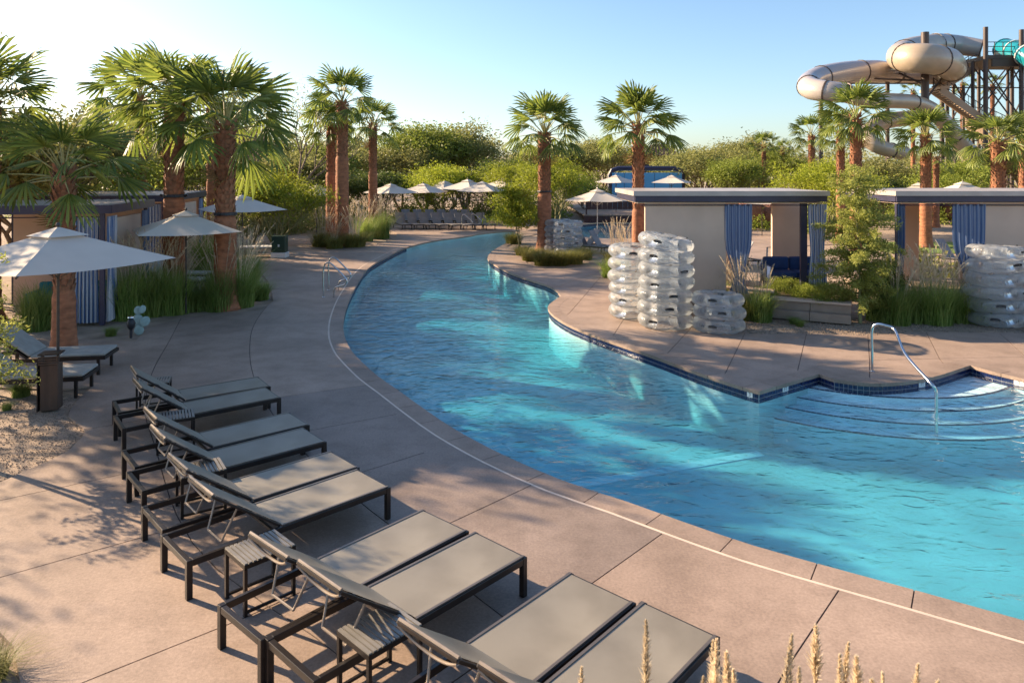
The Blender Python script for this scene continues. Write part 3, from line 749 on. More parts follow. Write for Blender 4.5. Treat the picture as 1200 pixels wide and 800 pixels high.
def ladder_rail(u, v, lab, sc=1.0, d=Vector((1, -.25))):
    b = G(u, v); d = d.normalized(); D = lambda s, z: Vector((b.x + d.x * s * sc, b.y + d.y * s * sc, z * sc))
    rail(lab, [D(0, 0), D(0, .35), D(0, .62), D(.05, .74), D(.16, .76), D(.30, .66), D(.52, .46), D(.57, .38), D(.54, .31), D(.45, .27), D(.34, .24), D(.27, .18), D(.25, .0)], .022)
ladder_rail(379, 348, 'left steel grab rail of the pair at the bend of the near pool edge', 1.28); ladder_rail(385, 340, 'right steel grab rail of the pair at the bend of the near pool edge', 1.28)
ladder_rail(541, 269, 'left steel grab rail at the far end of the lazy river', 1.2); ladder_rail(552, 268, 'right steel grab rail at the far end of the lazy river', 1.2)

# ------------------------------------------------------------------ swim tubes
def tube_mesh():
    mb = MB(); Rm, rm = .455, .165; N, n = 48, 14
    for i in range(N):
        a = 2 * math.pi * i / N; seg = abs(math.sin(a * 4)); pin = 1 - .16 * (1 - min(1, seg * 3.0)) ** 2
        for k in range(n):
            b = 2 * math.pi * k / n; r = rm * pin; y = Rm + r * math.cos(b) * 1.05
            mb.v.append((y * math.cos(a), y * math.sin(a), r * math.sin(b) * .94))
    for i in range(N):
        for k in range(n): j = (i + 1) % N; mb.f.append((i * n + k, j * n + k, j * n + (k + 1) % n, i * n + (k + 1) % n))
    me = mb.mesh('tube'); me.shade_smooth(); me.materials.append(M['vinyl']); return me
TM = tube_mesh()
hm = MB(); hm.tube([(.605, -.075, .03), (.645, -.07, .06), (.665, -.03, .07), (.665, .03, .07), (.645, .07, .06), (.605, .075, .03)], .011, 6); hm.box((.608, 0, .03), (.012, .19, .045)); HM = hm.mesh('handle'); HM.materials.append(M['rubber'])
vm = MB().lathe([(.018, 0), (.018, .02), (.008, .03)], 8).mesh('valve'); vm.materials.append(M['rubber'])
ORD = ['bottom', 'second', 'third', 'fourth', 'fifth', 'sixth', 'seventh', 'top']
def stack(x, y, n, name, sc=1, h0=.295, zb=0, topper=False, a0=0):
    for i in range(n):
        pos = 'topmost' if i == n - 1 else ('bottom' if i == 0 else ORD[i] + ' from the bottom')
        j = .035 if i else 0
        tilt = (random.uniform(-.05, .05), random.uniform(-.05, .05)) if i else (0, 0)
        if topper and i == n - 1: tilt = (.05, .16)
        t = thing('swim_tube', f'clear inflatable swim tube, {pos} of the {name}', 'swim tube', group='clear swim tubes in stacks')
        t.location = (x + random.uniform(-j, j), y + random.uniform(-j, j), zb + .155 * sc + i * h0 * sc + (.03 if topper and i == n - 1 else 0)); t.scale = (sc,) * 3
        t.rotation_euler = (tilt[0], tilt[1], 0)
        obj('ring', TM, None, t)
        a = a0 + random.uniform(-.7, .7)
        for q in (0, 1): obj('handle', HM, None, t, rot=(0, 0, -math.pi / 2 + a + q * math.pi))
        obj('valve', vm, None, t, loc=(.45, 0, .15), rot=(0, 0, 0))
stack(3.02, 17.85, 6, 'left stack before the beige wall', 1.0, .29)
p = G(787, 389); stack(p.x, p.y + .62, 7, 'tallest leaning stack', 1.03, .285, topper=True)
p = G(851, 394); stack(p.x, p.y + .6, 3, 'short stack beside plumed grass', .95)
p = G(1188, 386); stack(p.x, p.y + .6, 6, 'stack at the right edge', 1.04, .295)
stack(2.45, 31.3, 5, 'far stack beside second pool', 1.0, .28); stack(2.05, 32.4, 5, 'farthest stack behind foliage', 1.0, .28)

# ------------------------------------------------------------------ cabanas
def curtain_mesh(wd, h, tie=.0, folds=7, amp=.05, pinch=.5):
    mb = MB(); n = folds * 6; rows = 10; uv = []
    for r_ in range(rows + 1):
        t = r_ / rows; z = h * (1 - t); k = 1 - tie * math.exp(-((t - pinch) / .22) ** 2)
        for i in range(n + 1):
            s = i / n; x = (s - .5) * wd * k; y = amp * (.6 + .4 * t) * math.sin(2 * math.pi * folds * s + .6 * math.sin(5 * t)) * (.5 + .5 * k)
            mb.v.append((x, y, z)); uv.append((s, t))
    for r_ in range(rows):
        for i in range(n): a = r_ * (n + 1) + i; mb.f.append((a, a + n + 1, a + n + 2, a + 1))
    me = mb.mesh('curtain'); ul = me.uv_layers.new(name='UVMap')
    for l in me.loops: ul.data[l.index].uv = uv[l.vertex_index]
    me.shade_smooth(); return me
def curtain(parent, x, y, z, wd, h, m, rz=0, tie=.0, pinch=.5, folds=7):
    o = obj('curtain', curtain_mesh(wd, h, tie, folds, .05, pinch), m, parent, loc=(x, y, z), rot=(0, 0, rz)); return o
def sofa(label, loc, rz, m, wd=1.8):
    t = thing('outdoor_sofa', label, 'sofa', loc, rz)
    obj('base', MB().box((0, 0, .16), (wd, .8, .22)), M['bronze'], t)
    for i in range(2): obj('seat_cushion', MB().box(((i - .5) * (wd / 2 - .04), -.02, .36), (wd / 2 - .06, .72, .16)), m, t, bevel=.04)
    for i in range(2): obj('back_cushion', MB().box(((i - .5) * (wd / 2 - .04), .32, .60), (wd / 2 - .06, .16, .36)), m, t, bevel=.05)
    for s in (-1, 1): obj('arm', MB().box((s * (wd / 2 - .05), 0, .42), (.1, .8, .36)), m, t, bevel=.03)
# left cabanas: origin at front-right corner, x axis along front, running left
def left_cabana(loc, rz, W_, D_, label, zt=2.8):
    t = thing('cabana', label, 'cabana', loc, rz)
    pf = MB()
    for x in (-.06, -W_ + .06):
        for y in (.06, D_ - .06): obj('post', MB().box((0, 0, (zt - .2) / 2), (.1, .1, zt - .2)), M['fascia'], t, loc=(x, y, 0))
    f = MB()
    f.box((-W_ / 2, -.02, zt - .1), (W_ + .3, .05, .2)); f.box((-W_ / 2, D_ + .02, zt - .1), (W_ + .3, .05, .2))
    f.box((.13, D_ / 2, zt - .1), (.05, D_ - .012, .2)); f.box((-W_ - .13, D_ / 2, zt - .1), (.05, D_ - .012, .2))
    obj('fascia', f, M['fascia'], t)
    r = MB(); n = int(W_ / .22)
    r.box((-W_ / 2, D_ / 2, zt - .03), (W_ + .2, D_ - .02, .02))
    for i in range(n): r.box((-W_ + .1 + i * (W_ - .2) / (n - 1), D_ / 2, zt - .005), (.07, D_ - .1, .035))
    obj('roof', r, M['rooftop'], t)
    obj('wall', MB().box((-W_ / 2, D_ - .16, (zt - .2) / 2), (W_ - .2, .1, zt - .2)), M['stucco'], t)
    obj('wall', MB().box((-.07, D_ * .52, (zt - .35) / 2), (.08, D_ * .62, zt - .35)), M['stucco'], t)
    obj('curtain_rail', MB().tube([(-W_, .1, zt - .28), (-.05, .1, zt - .28)], .015, 6), M['fascia'], t)
    curtain(t, -.42, .10, .05, .55, zt - .33, M['curtain'], tie=.1); curtain(t, .02, .45, .05, .6, zt - .33, M['curtain'], R(90), tie=.25)
    curtain(t, -W_ + .45, .10, .05, .6, zt - .33, M['curtain'], tie=.5, pinch=.6); curtain(t, .02, D_ - .35, .05, .5, zt - .33, M['bluecurtain'], R(90), tie=.4)
    return t
RZC = R(11)
left_cabana((-9.5, 16.8, 0), RZC, 3.4, 3.4, 'nearest left cabana, beige walls and white curtains under a ribbed roof, behind the short palm')
left_cabana((-11.2, 23.3, 0), RZC, 4.2, 5.2, 'second left cabana, its long flat roof ending behind the thickest palm trunk')
sofa('teal sofa inside the nearest left cabana', (-10.9, 18.2, 0), RZC, M['teal'], 2.2)
# right cabanas
PZ = .45; RT = 3.05; YC = 18.4
def right_cabana(x0, x1, label, plan):
    t = thing('cabana', label, 'cabana', (x0, YC, 0)); W_ = x1 - x0; D_ = 2.9
    obj('platform', MB().box((W_ / 2, D_ / 2, PZ / 2 - .02), (W_, D_ + .1, PZ)), M['blockwall'], t)
    f = MB(); f.box((W_ / 2, -.12, RT - .165), (W_ + .2, .06, .15)); f.box((W_ / 2, D_ + .12, RT - .165), (W_ + .2, .06, .15))
    f.box((-.08, D_ / 2, RT - .165), (.06, D_ + .17, .15)); f.box((W_ + .08, D_ / 2, RT - .165), (.06, D_ + .17, .15)); obj('fascia', f, M['fascia'], t)
    r = MB(); r.box((W_ / 2, D_ / 2, RT - .028), (W_ + .30, D_ + .38, .12)); obj('roof', r, M['rooftop'], t)
    sof = MB().box((W_ / 2, D_ / 2, RT - .27), (W_ + .05, D_ + .1, .03)); obj('soffit', sof, M['stucco'], t)
    hh = RT - .285 - PZ
    for kind, a, b, y in plan:
        a -= x0; b -= x0; c = (a + b) / 2
        if kind == 'wall': obj('wall', MB().box((c, y + .05, PZ + hh / 2), (b - a, .1, hh)), M['stucco'], t)
        elif kind == 'post': obj('post', MB().box((c, y + .04, PZ + hh / 2), (b - a, .09, hh)), M['fascia'], t)
        elif kind == 'blue': curtain(t, c, y, PZ + .02, (b - a) * 1.15, hh - .04, M['bluecurtain'], tie=.62, pinch=.8, folds=5)
        elif kind == 'stripe': curtain(t, c, y, PZ + .02, b - a, hh - .04, M['curtain'], tie=.25, folds=5)
    obj('curtain_rail', MB().tube([(.05, -.03, RT - .33), (W_ - .05, -.03, RT - .33)], .014, 6), M['fascia'], t)
    return t
XC = lambda u, Y=YC: (u - 600) / FPX * Y
right_cabana(XC(748), XC(962), 'middle cabana across the pool, beige front wall behind the swim tube stacks',
   [('wall', XC(756), XC(851), 0), ('wall', XC(905, 20.9), XC(940, 20.9), 2.5), ('wall', XC(756, 20.9), XC(866, 20.9), 2.5), ('blue', XC(851), XC(879), -.03), ('post', XC(938.5), XC(946), 0), ('stripe', XC(946), XC(968), -.05)])
right_cabana(XC(1052), XC(1052) + 6.5, 'right cabana across the pool with a wide blue curtain, cut by the right edge',
   [('wall', XC(1149), XC(1330), 0), ('blue', XC(1052), XC(1060), .0), ('wall', XC(1057, 20.9), XC(1077, 20.9), 2.5), ('blue', XC(1118), XC(1152), -.03), ('post', XC(1050.5), XC(1055), 0), ('wall', XC(1125, 20.9), XC(1260, 20.9), 2.5)])
sofa('navy sofa inside the middle cabana, beside its dark post', (XC(929, 19.6), 19.6, PZ), 0, M['navy'], 1.5)
# retaining wall of blocks with cap
t = thing('planter_wall', 'low stepped concrete planter wall between the two right cabanas', 'wall', (0, 0, 0))
p0, p1 = Vector((6.35, 17.75)), Vector((7.95, 16.95)); dd = (p1 - p0).normalized(); rzw = math.atan2(dd.y, dd.x)
for r_ in range(2):
    for i in range(2):
        c = p0 + dd * (.46 + i * .90) + Vector((-dd.y, dd.x)) * (.22 * r_)
        obj('block', MB().box((c.x, c.y, .11 + r_ * .2), (.89, .26, .20)), M['blockwall'], t, bevel=.008, rot=None).rotation_euler = (0, 0, 0)
cm_ = (p0 + p1) / 2 + Vector((-dd.y, dd.x)) * .22
for ch in t.children:
    me = ch.data; cx = sum((v.co for v in me.vertices), Vector()) / len(me.vertices)
    Rm_ = Matrix.Rotation(rzw, 3, 'Z')
    for v in me.vertices: v.co = Rm_ @ (v.co - cx) + cx
obj('cap', MB().box((cm_.x, cm_.y, .44), (1.85, .34, .05), rzw), M['stucco'], t, bevel=.008)
obj('cap', MB().box((p0.x - .3, p0.y + .75, .56), (1.3, .3, .06), rzw), M['stucco'], t, bevel=.008)

# ------------------------------------------------------------------ palms
def frond_mesh(seed, droop=.0, fold=.0, blade=.98, pet=1.22, nseg=15):
    r = random.Random(seed); mb = MB(); pts = []
    p = Vector((0, 0, 0)); a = .0; N = 5
    for i in range(N + 1):
        pts.append(p.copy()); a -= droop / N; p = p + Vector((math.cos(a), 0, math.sin(a))) * pet / N
    mb.tube(pts, [.03 - .018 * i / N for i in range(N + 1)], 4); npet = len(mb.f)
    hub = pts[-1]; tw = r.uniform(-.25, .25)
    fan = R(r.uniform(66, 96))
    for k in range(nseg):
        t0 = -fan + 2 * fan * k / nseg; t1 = -fan + 2 * fan * (k + 1) / nseg; tm = (t0 + t1) / 2
        Lk = blade * (1 - .28 * (abs(tm) / fan) ** 2) * r.uniform(.88, 1.08)
        def pt(t, rr, lift=0):
            x = math.cos(t) * rr; y = math.sin(t) * rr
            z = -(.06 + droop * .38) * rr ** 2 / blade - abs(math.sin(t)) * rr * (.26 + fold) + lift
            x2 = x * math.cos(a) - z * math.sin(a) * -1 * 0 ; v = Vector((x, y, z))
            v = Matrix.Rotation(tw, 3, 'X') @ v
            v = Matrix.Rotation(-a, 3, 'Y') @ v
            return hub + v
        rin_ = .34 * Lk; tipd = r.uniform(.02, .16) * blade
        A0, A1, A2 = pt(t0, .02), pt(tm, .02, .01), pt(t1, .02)
        B0, B1, B2 = pt(t0, rin_), pt(tm, rin_, .035), pt(t1, rin_)
        dt = (t1 - t0) * .26; C0, C1, C2 = pt(tm - dt, Lk * .82, -tipd * .3), pt(tm, Lk * .82, .012 - tipd * .3), pt(tm + dt, Lk * .82, -tipd * .3)
        T = pt(tm + r.uniform(-.05, .05), Lk, -tipd)
        mb.add([A0, A1, A2, B0, B1, B2, C0, C1, C2, T], [(0, 3, 4, 1), (1, 4, 5, 2), (3, 6, 7, 4), (4, 7, 8, 5), (6, 9, 7), (7, 9, 8)])
    me = mb.mesh('frond'); me.materials.append(M['palm']); me.materials.append(M['petiole']); me.materials
    for i, f in enumerate(me.polygons): f.material_index = 1 if i < npet else 0
    return me
FR = [frond_mesh(i, d, f) for i, (d, f) in enumerate([(.1, .0), (.2, .1), (.35, .15), (.5, .1), (.75, .25), (.25, .35), (.15, .2)])]
DF = frond_mesh(50, 1.1, .6, .75); DF.materials[0] = M['dead']
def trunk_mesh(h, r, seed, smooth_to=.5):
    rr = random.Random(seed); mb = MB(); n = 14; rows = max(10, int(h / .10)); prof = []
    for i in range(rows + 1):
        z = h * i / rows; f = 1 + .5 * math.exp(-z / .28) ; f *= 1.06 if z < h * smooth_to else .90
        f *= 1 + .025 * (i % 2); prof.append((r * f, z - .04))
    mb.lathe(prof, n, jitter=lambda i, k: rr.uniform(-.03, .03)); return mb
def boots_mesh(h, r, z0, seed):
    rr = random.Random(seed); mb = MB(); z = z0; k = 0
    while z < h:
        for j in range(7):
            a = 2 * math.pi * (j / 7) + (k % 2) * math.pi / 7 + rr.uniform(-.1, .1); c, s = math.cos(a), math.sin(a)
            flare = .02 + .05 * max(0, (z - z0) / (h - z0)) ** 2; L_ = rr.uniform(.12, .2)
            p = Vector((c * r * .86, s * r * .86, z)); q = Vector((c * (r * .98 + flare), s * (r * .98 + flare), z + L_)); tz = Vector((-s, c, 0)) * r * .30
            o = Vector((c, s, 0)) * .028
            mb.add([p - tz, p + tz, q + tz * .55, q - tz * .55, p - tz * .8 - o, p + tz * .8 - o, q + tz * .4 - o * .6, q - tz * .4 - o * .6], [(0, 1, 2, 3), (3, 2, 6, 7), (0, 3, 7, 4), (1, 5, 6, 2)])
        z += .13; k += 1
    return mb
def palm(u, vb, vc, Y, wpx, rpx, label, n=36, smooth_to=.5, collar=False, lean=0, zbase=0, seed=None):
    """u trunk px, vc crown-centre row, wpx trunk width, rpx crown radius"""
    X = (u - 600) / FPX * Y; h = EYE - (vc - HOR) * Y / FPX - zbase; r = max(.1, wpx * Y / FPX / 2 * .92); rad = rpx * Y / FPX
    t = thing('palm_tree', label, 'palm tree', (X, Y, zbase), random.uniform(0, 6), 'fan palms around the pools')
    sd_ = seed or int(u)
    obj('trunk', trunk_mesh(h, r, sd_, smooth_to), M['trunk'], t, smooth=True)
    obj('leaf_bases', boots_mesh(h + .1, r, h * smooth_to, sd_), M['boot'], t, kind='stuff')
    if collar:
        c = obj('light_collar', MB().lathe([(r * 1.12, 0), (r * 1.14, .02), (r * 1.14, .06), (r * 1.12, .08)], 16), M['black'], t, loc=(0, 0, h * smooth_to))
        for a in (-1.9, 1.1): obj('spotlight', MB().tube([(r * 1.1, 0, .03), (r * 1.1 + .07, 0, .07)], .035, 8), M['bronze'], c, rot=(0, 0, a))
    rr = random.Random(sd_ + 5); sc = rad / 2.25
    n = int(n * rr.uniform(.74, .90))
    for i in range(n):
        q = (i + .5) / n; el = R(88 - 98 * q ** 1.1) + rr.uniform(-.12, .12); az = i * 2.39996 + rr.uniform(-.25, .25)
        me = FR[rr.choice([0, 1, 6])] if q < .35 else (FR[rr.choice([1, 2, 5, 6])] if q < .7 else FR[rr.choice([2, 3, 5])])
        o = bpy.data.objects.new('frond', me); COL.objects.link(o); o.parent = t
        o.location = (0, 0, h + .05 * (1 - q) - .12 * q); s = sc * rr.uniform(.85, 1.12) * (1.0 if q > .15 else .9)
        o.scale = (s, s * rr.uniform(.85, 1.05), s)
        o.rotation_euler = (rr.uniform(-.35, .35), -el, az); o.rotation_mode = 'XYZ'
    for i in range(2 if n > 30 else 1):
        o = bpy.data.objects.new('dry_frond', DF); COL.objects.link(o); o.parent = t; o.location = (0, 0, h - .2); s = sc * .8; o.scale = (s, s, s)
        o.rotation_euler = (0, R(50), rr.uniform(0, 6))
        if i == 0: o['label'] = 'dry drooping brown frond'
    return t
palm(75, 0, 205, 14.0, 25, 92, 'short palm at far left rising behind the big cream umbrella', 34, .35)
palm(264, 350, 152, 18.9, 25, 104, 'thick palm with smooth red lower trunk and light collar in the left grass bed', 40, .52, True)
palm(204, 0, 128, 19.3, 24, 88, 'dark trunked palm between the left cabanas, behind the second umbrella', 36, .55, True)
palm(165, 0, 118, 31, 15, 76, 'palm left of the dark trunked one, its trunk standing behind the cabana roofs', 34, .5)
palm(248, 0, 128, 33, 12, 62, 'slim palm just left of the thick collared palm, mostly hidden behind it', 30, .5)
palm(-14, 0, 128, 17.5, 26, 92, 'palm whose crown enters at the left edge of the picture', 34, .5)
palm(133, 0, 165, 38, 10, 56, 'small far palm behind the left cabana roofs', 26, .5)
palm(401, 287, 122, 35, 15, 50, 'taller front palm of the pair standing in pale grasses left of the pool', 36, .62)
palm(388, 285, 148, 36.5, 12, 40, 'rear palm of the pair, its trunk touching the taller one on the left', 30, .6)
palm(437, 272, 148, 40, 10.5, 40, 'slim palm right of the close pair, among blueish grasses', 34, .6)
palm(638, 293, 158, 32.7, 16.5, 58, 'palm in the round grass island on the right bank of the pool', 40, .5, True)
palm(748, 0, 152, 25, 15, 62, 'palm with bright orange lower trunk beside the middle cabana', 40, .45)
palm(1003, 0, 140, 27, 14, 52, 'tall palm behind the feathery sapling, in front of the slide', 40, .4)
palm(985, 0, 158, 36, 10, 36, 'smaller palm close left of the tall palm before the slide', 30, .5)
palm(951, 0, 160, 46, 8, 30, 'far palm with a yellow hanging leaf, left of the slide palms', 28, .5)
palm(1085, 0, 162, 34, 13, 42, 'palm directly below the dark slide column', 36, .4)
palm(1097, 0, 188, 46, 7, 24, 'little far palm beside the palm below the slide column', 22, .5)
palm(1170, 0, 168, 29, 17, 46, 'stout palm near the right edge in front of the slide tower', 38, .5)
palm(1200, 0, 160, 40, 12, 34, 'palm cut by the right edge beside the slide tower', 28, .5)
palm(1070, 0, 108, 78, 5, 17, 'distant palm seen beneath the slide tube, left of the column', 20, .5)
palm(1163, 0, 100, 82, 5, 16, 'distant palm seen through the braces of the slide tower', 20, .5)
palm(1128, 0, 98, 84, 5, 18, 'distant palm behind the slide stairs', 20, .5)
palm(895, 0, 172, 62, 5, 24, 'far palm in the trees above the middle cabana', 22, .5)
palm(917, 0, 178, 66, 5, 18, 'farther small palm just right of the one above the middle cabana', 20, .5)

# ------------------------------------------------------------------ broadleaf trees and shrubs
def leaf_quads(cent, size, rs, asp=.45, flat=0):
    n = len(cent); d = rs.normal(size=(n, 3)); d /= np.linalg.norm(d, axis=1)[:, None]
    e = rs.normal(size=(n, 3)); e -= (e * d).sum(1)[:, None] * d; e /= np.linalg.norm(e, axis=1)[:, None]
    s = size * rs.uniform(.6, 1.3, n)[:, None]
    v = np.stack([cent - d * s / 2, cent + e * s * asp / 2, cent + d * s / 2, cent - e * s * asp / 2], 1).reshape(-1, 3)
    return v
def quad_mesh(name, v):
    nq = len(v) // 4; me = bpy.data.meshes.new(name); me.vertices.add(len(v)); me.vertices.foreach_set('co', v.ravel().astype('f'))
    me.loops.add(nq * 4); me.loops.foreach_set('vertex_index', np.arange(nq * 4, dtype='i')); me.polygons.add(nq)
    me.polygons.foreach_set('loop_start', np.arange(0, nq * 4, 4, dtype='i')); me.update(); me.validate(); return me
def skeleton(seed, h, stems=3, spread=.5, levels=4, kids=3, up=.25, first=.33):
    rs = random.Random(seed); segs = []; tips = []
    def grow(p, d, L_, r, lv):
        n = 3; q = p
        for i in range(n):
            d = (d + Vector((rs.gauss(0, .12), rs.gauss(0, .12), rs.gauss(0, .08) + up * .12))).normalized(); q2 = q + d * L_ / n
            segs.append((q, q2, r * (1 - .25 * i / n), r * (1 - .25 * (i + 1) / n), lv)); q = q2
            if lv >= 2 or (lv == 1 and i == n - 1): tips.append(q)
        if lv < levels:
            for k in range(kids if lv else kids + 1):
                a = rs.uniform(0, 6.28); s = spread * rs.uniform(.6, 1.3)
                nd = (d + Vector((math.cos(a) * s, math.sin(a) * s, rs.uniform(-.15, .35)))).normalized()
                grow(q, nd, L_ * rs.uniform(.62, .85), r * .62, lv + 1)
    for s in range(stems):
        a = 6.28 * s / stems + rs.uniform(-.5, .5); k = .1 if stems == 1 else .45
        grow(Vector((0, 0, -.05)), Vector((math.cos(a) * k, math.sin(a) * k, 1)).normalized(), h * first, h * .013, 0)
    return segs, tips
def tree_kit(seed, h, lm, bm_, nleaf=9000, ls=.13, sig=.42, asp=.45, **kw):
    segs, tips = skeleton(seed, h, **kw); zmax = max(t.z for t in tips); f = h / zmax * .93
    mb = MB()
    for a, b, r0, r1, lv in segs:
        if lv <= 3: mb.tube([a * f, b * f], [max(.008, r0), max(.006, r1)], 5, caps=False)
    tm = mb.mesh('trunk'); tm.shade_smooth(); tm.materials.append(bm_)
    rs = np.random.default_rng(seed); T = np.array([tuple(t * f) for t in tips])
    k = rs.integers(0, len(T), nleaf); c = T[k] + np.clip(rs.normal(size=(nleaf, 3)), -1.5, 1.5) * np.array([sig, sig, sig * .9]) * (rs.uniform(.3, 1, nleaf) ** .7)[:, None]
    c = c[c[:, 2] > .1 * h * (0 if kw.get('stems', 3) > 3 else 1)]
    cm2 = quad_mesh('crown', leaf_quads(c, ls, rs, asp)); cm2.materials.append(lm); return tm, cm2
KIT = {
 'olive': [tree_kit(11, 6, M['olive'], M['bark'], 19000, .17, .42, stems=4, first=.24, spread=.75), tree_kit(12, 6, M['olive'], M['bark'], 19000, .17, .40, stems=5, spread=.8, first=.22)],
 'mid': [tree_kit(21, 6, M['mid'], M['gbark'], 19000, .16, .38, up=.6, stems=5, first=.24, spread=.65), tree_kit(22, 6, M['mid'], M['bark'], 18000, .16, .40, stems=4, first=.22, spread=.8)],
 'lime': [tree_kit(31, 4, M['lime'], M['gbark'], 18000, .15, .27, asp=.22, stems=7, spread=.7, up=.6, first=.2), tree_kit(32, 4, M['lime'], M['gbark'], 18000, .15, .29, asp=.22, stems=6, spread=.8, first=.2, up=.5)],
 'dark': [tree_kit(41, 5, M['dkgreen'], M['bark'], 17000, .16, .38, stems=6, first=.2, spread=.8)],
 'sparse': [tree_kit(51, 7, M['olive'], M['bark'], 7000, .11, .36, stems=2, spread=.55)],
 'wispy': [tree_kit(55, 6, M['mid'], M['gbark'], 2600, .16, .45, asp=.3, stems=3, spread=.75, levels=4)],
}
def tree(kind, u, Y, vtop, label, wide=1.0, rz=None, X=None, h=None, zb=-.02, name='tree', cat='tree'):
    tm, cm2 = random.choice(KIT[kind]); base = {'olive': 6, 'mid': 6, 'lime': 4, 'dark': 5, 'sparse': 7, 'wispy': 6}[kind]
    if h is None: h = EYE - (vtop - HOR) * Y / FPX
    if X is None: X = (u - 600) / FPX * Y
    s = h / base; t = thing(name, label, cat, (X, Y, zb), random.uniform(0, 6.28) if rz is None else rz); t.scale = (s * wide, s * wide, s)
    obj('trunk', tm, None, t); obj('crown', cm2, None, t); return t
# named, distinct trees in view
tree('sparse', 318, 42, 78, 'tall thin crowned tree showing through behind the thick left palm', 1.0)
tree('lime', 325, 33, 190, 'lime green feathery shrub behind the dark bin', 1.15, name='shrub', cat='shrub')
tree('lime', 296, 36, 205, 'lime green shrub half hidden behind the thick palm trunk', 1.1, name='shrub', cat='shrub')
tree('mid', 498, 62, 138, 'tall bushy tree left of centre behind the far umbrellas', 1.25)
tree('olive', 545, 66, 134, 'tallest olive tree in the middle of the background', 1.2)
tree('olive', 470, 60, 165, 'lower tree between the slim palm and the tall bushy tree', 1.3)
tree('lime', 520, 54, 186, 'lime shrub directly behind the row of far umbrellas', 1.6, name='shrub', cat='shrub')
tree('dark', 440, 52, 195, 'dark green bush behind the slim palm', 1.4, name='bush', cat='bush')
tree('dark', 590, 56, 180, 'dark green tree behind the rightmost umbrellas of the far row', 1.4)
tree('lime', 650, 44, 176, 'bright lime tree right of the palm island', 1.0)
tree('lime', 612, 50, 185, 'bright lime tree left of the palm island trunk', 1.2)
tree('olive', 640, 74, 160, 'olive tree far behind the palm island', 1.3)
tree('olive', 700, 76, 158, 'grey green tree behind the blue wall, left side', 1.2)
tree('dark', 688, 58, 208, 'low dark bush left of the blue wall', 1.2, name='bush', cat='bush')
tree('olive', 775, 84, 168, 'olive tree behind the little pavilion', 1.3)
tree('olive', 825, 64, 168, 'rounded olive tree right of the blue wall', 1.4)
tree('mid', 862, 58, 180, 'mid green bush above the middle cabana roof', 1.3, name='bush', cat='bush')
tree('olive', 885, 78, 150, 'tall far olive tree left of the slide', 1.2)
tree('mid', 915, 66, 172, 'green tree around the small far palms', 1.2)
tree('lime', 968, 40, 178, 'lime shrub between the two right cabanas, rear', 1.25, name='shrub', cat='shrub')
tree('olive', 1035, 56, 178, 'olive bush between the tall palm and the slide column', 1.4, name='bush', cat='bush')
tree('mid', 1130, 50, 182, 'green bush beneath the slide tower', 1.4, name='bush', cat='bush')
tree('olive', 1210, 62, 160, 'olive tree at the right edge under the tower', 1.3)
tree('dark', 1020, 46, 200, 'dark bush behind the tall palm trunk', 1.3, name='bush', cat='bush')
tree('olive', 1170, 80, 172, 'far olive tree behind the slide tower legs', 1.4)
tree('mid', 372, 56, 160, 'tree behind the pair of palms', 1.3)
tree('olive', 405, 68, 150, 'far olive tree rising right of the pair of palms', 1.3)
tree('olive', 345, 50, 168, 'olive tree behind the lime shrubs', 1.3)
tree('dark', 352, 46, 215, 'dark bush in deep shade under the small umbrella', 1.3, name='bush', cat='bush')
for i, (u, Y, vt, k, lab) in enumerate([(43, 23.5, 118, 'olive', 'olive tree behind the short left palm'), (95, 30, 150, 'mid', 'green tree behind the left cabana roof'), (170, 46, 150, 'olive', 'olive tree far behind the left palms'),
        (225, 42, 160, 'mid', 'green tree behind the dark trunked palm'), (60, 40, 128, 'olive', 'tall olive tree far behind the short left palm'), (275, 58, 140, 'olive', 'far olive tree behind the slim left palm')]):
    tree(k, u, Y, vt, lab, 1.25)
# trees beyond the left edge that throw the dappled shade on the deck
tree('wispy', 0, 10.4, 0, 'open crowned tree left of the deck outside the picture', 1.0, X=-14.2, h=5.6)
tree('olive', 0, 16.5, 0, 'tall olive tree left of the first cabana outside the picture', .72, X=-15.2, h=8.4, rz=2)
tree('olive', 0, 20.5, 0, 'olive tree behind the first cabana outside the picture', 1.0, X=-16.3, h=5.6)
# filler wood behind everything
rs = np.random.default_rng(5); C_ = []
for i in range(230):
    x = rs.uniform(-120, 150); y = rs.uniform(88, 125); hh = rs.uniform(3.6, 7.2); r_ = rs.uniform(2.2, 4.2)
    m_ = 420; q = rs.normal(size=(m_, 3)); q /= np.linalg.norm(q, axis=1)[:, None]; q *= (rs.uniform(.5, 1, m_) ** .5)[:, None]
    C_.append(np.array([x, y, hh * .55]) + q * np.array([r_, r_, hh * .5]))
me = quad_mesh('wood', leaf_quads(np.concatenate(C_), .42, rs, .6)); me.materials.append(M['olive'])
tag(obj('distant_wood', me, None, kind='stuff'), 'distant desert trees merging along the horizon', 'trees')

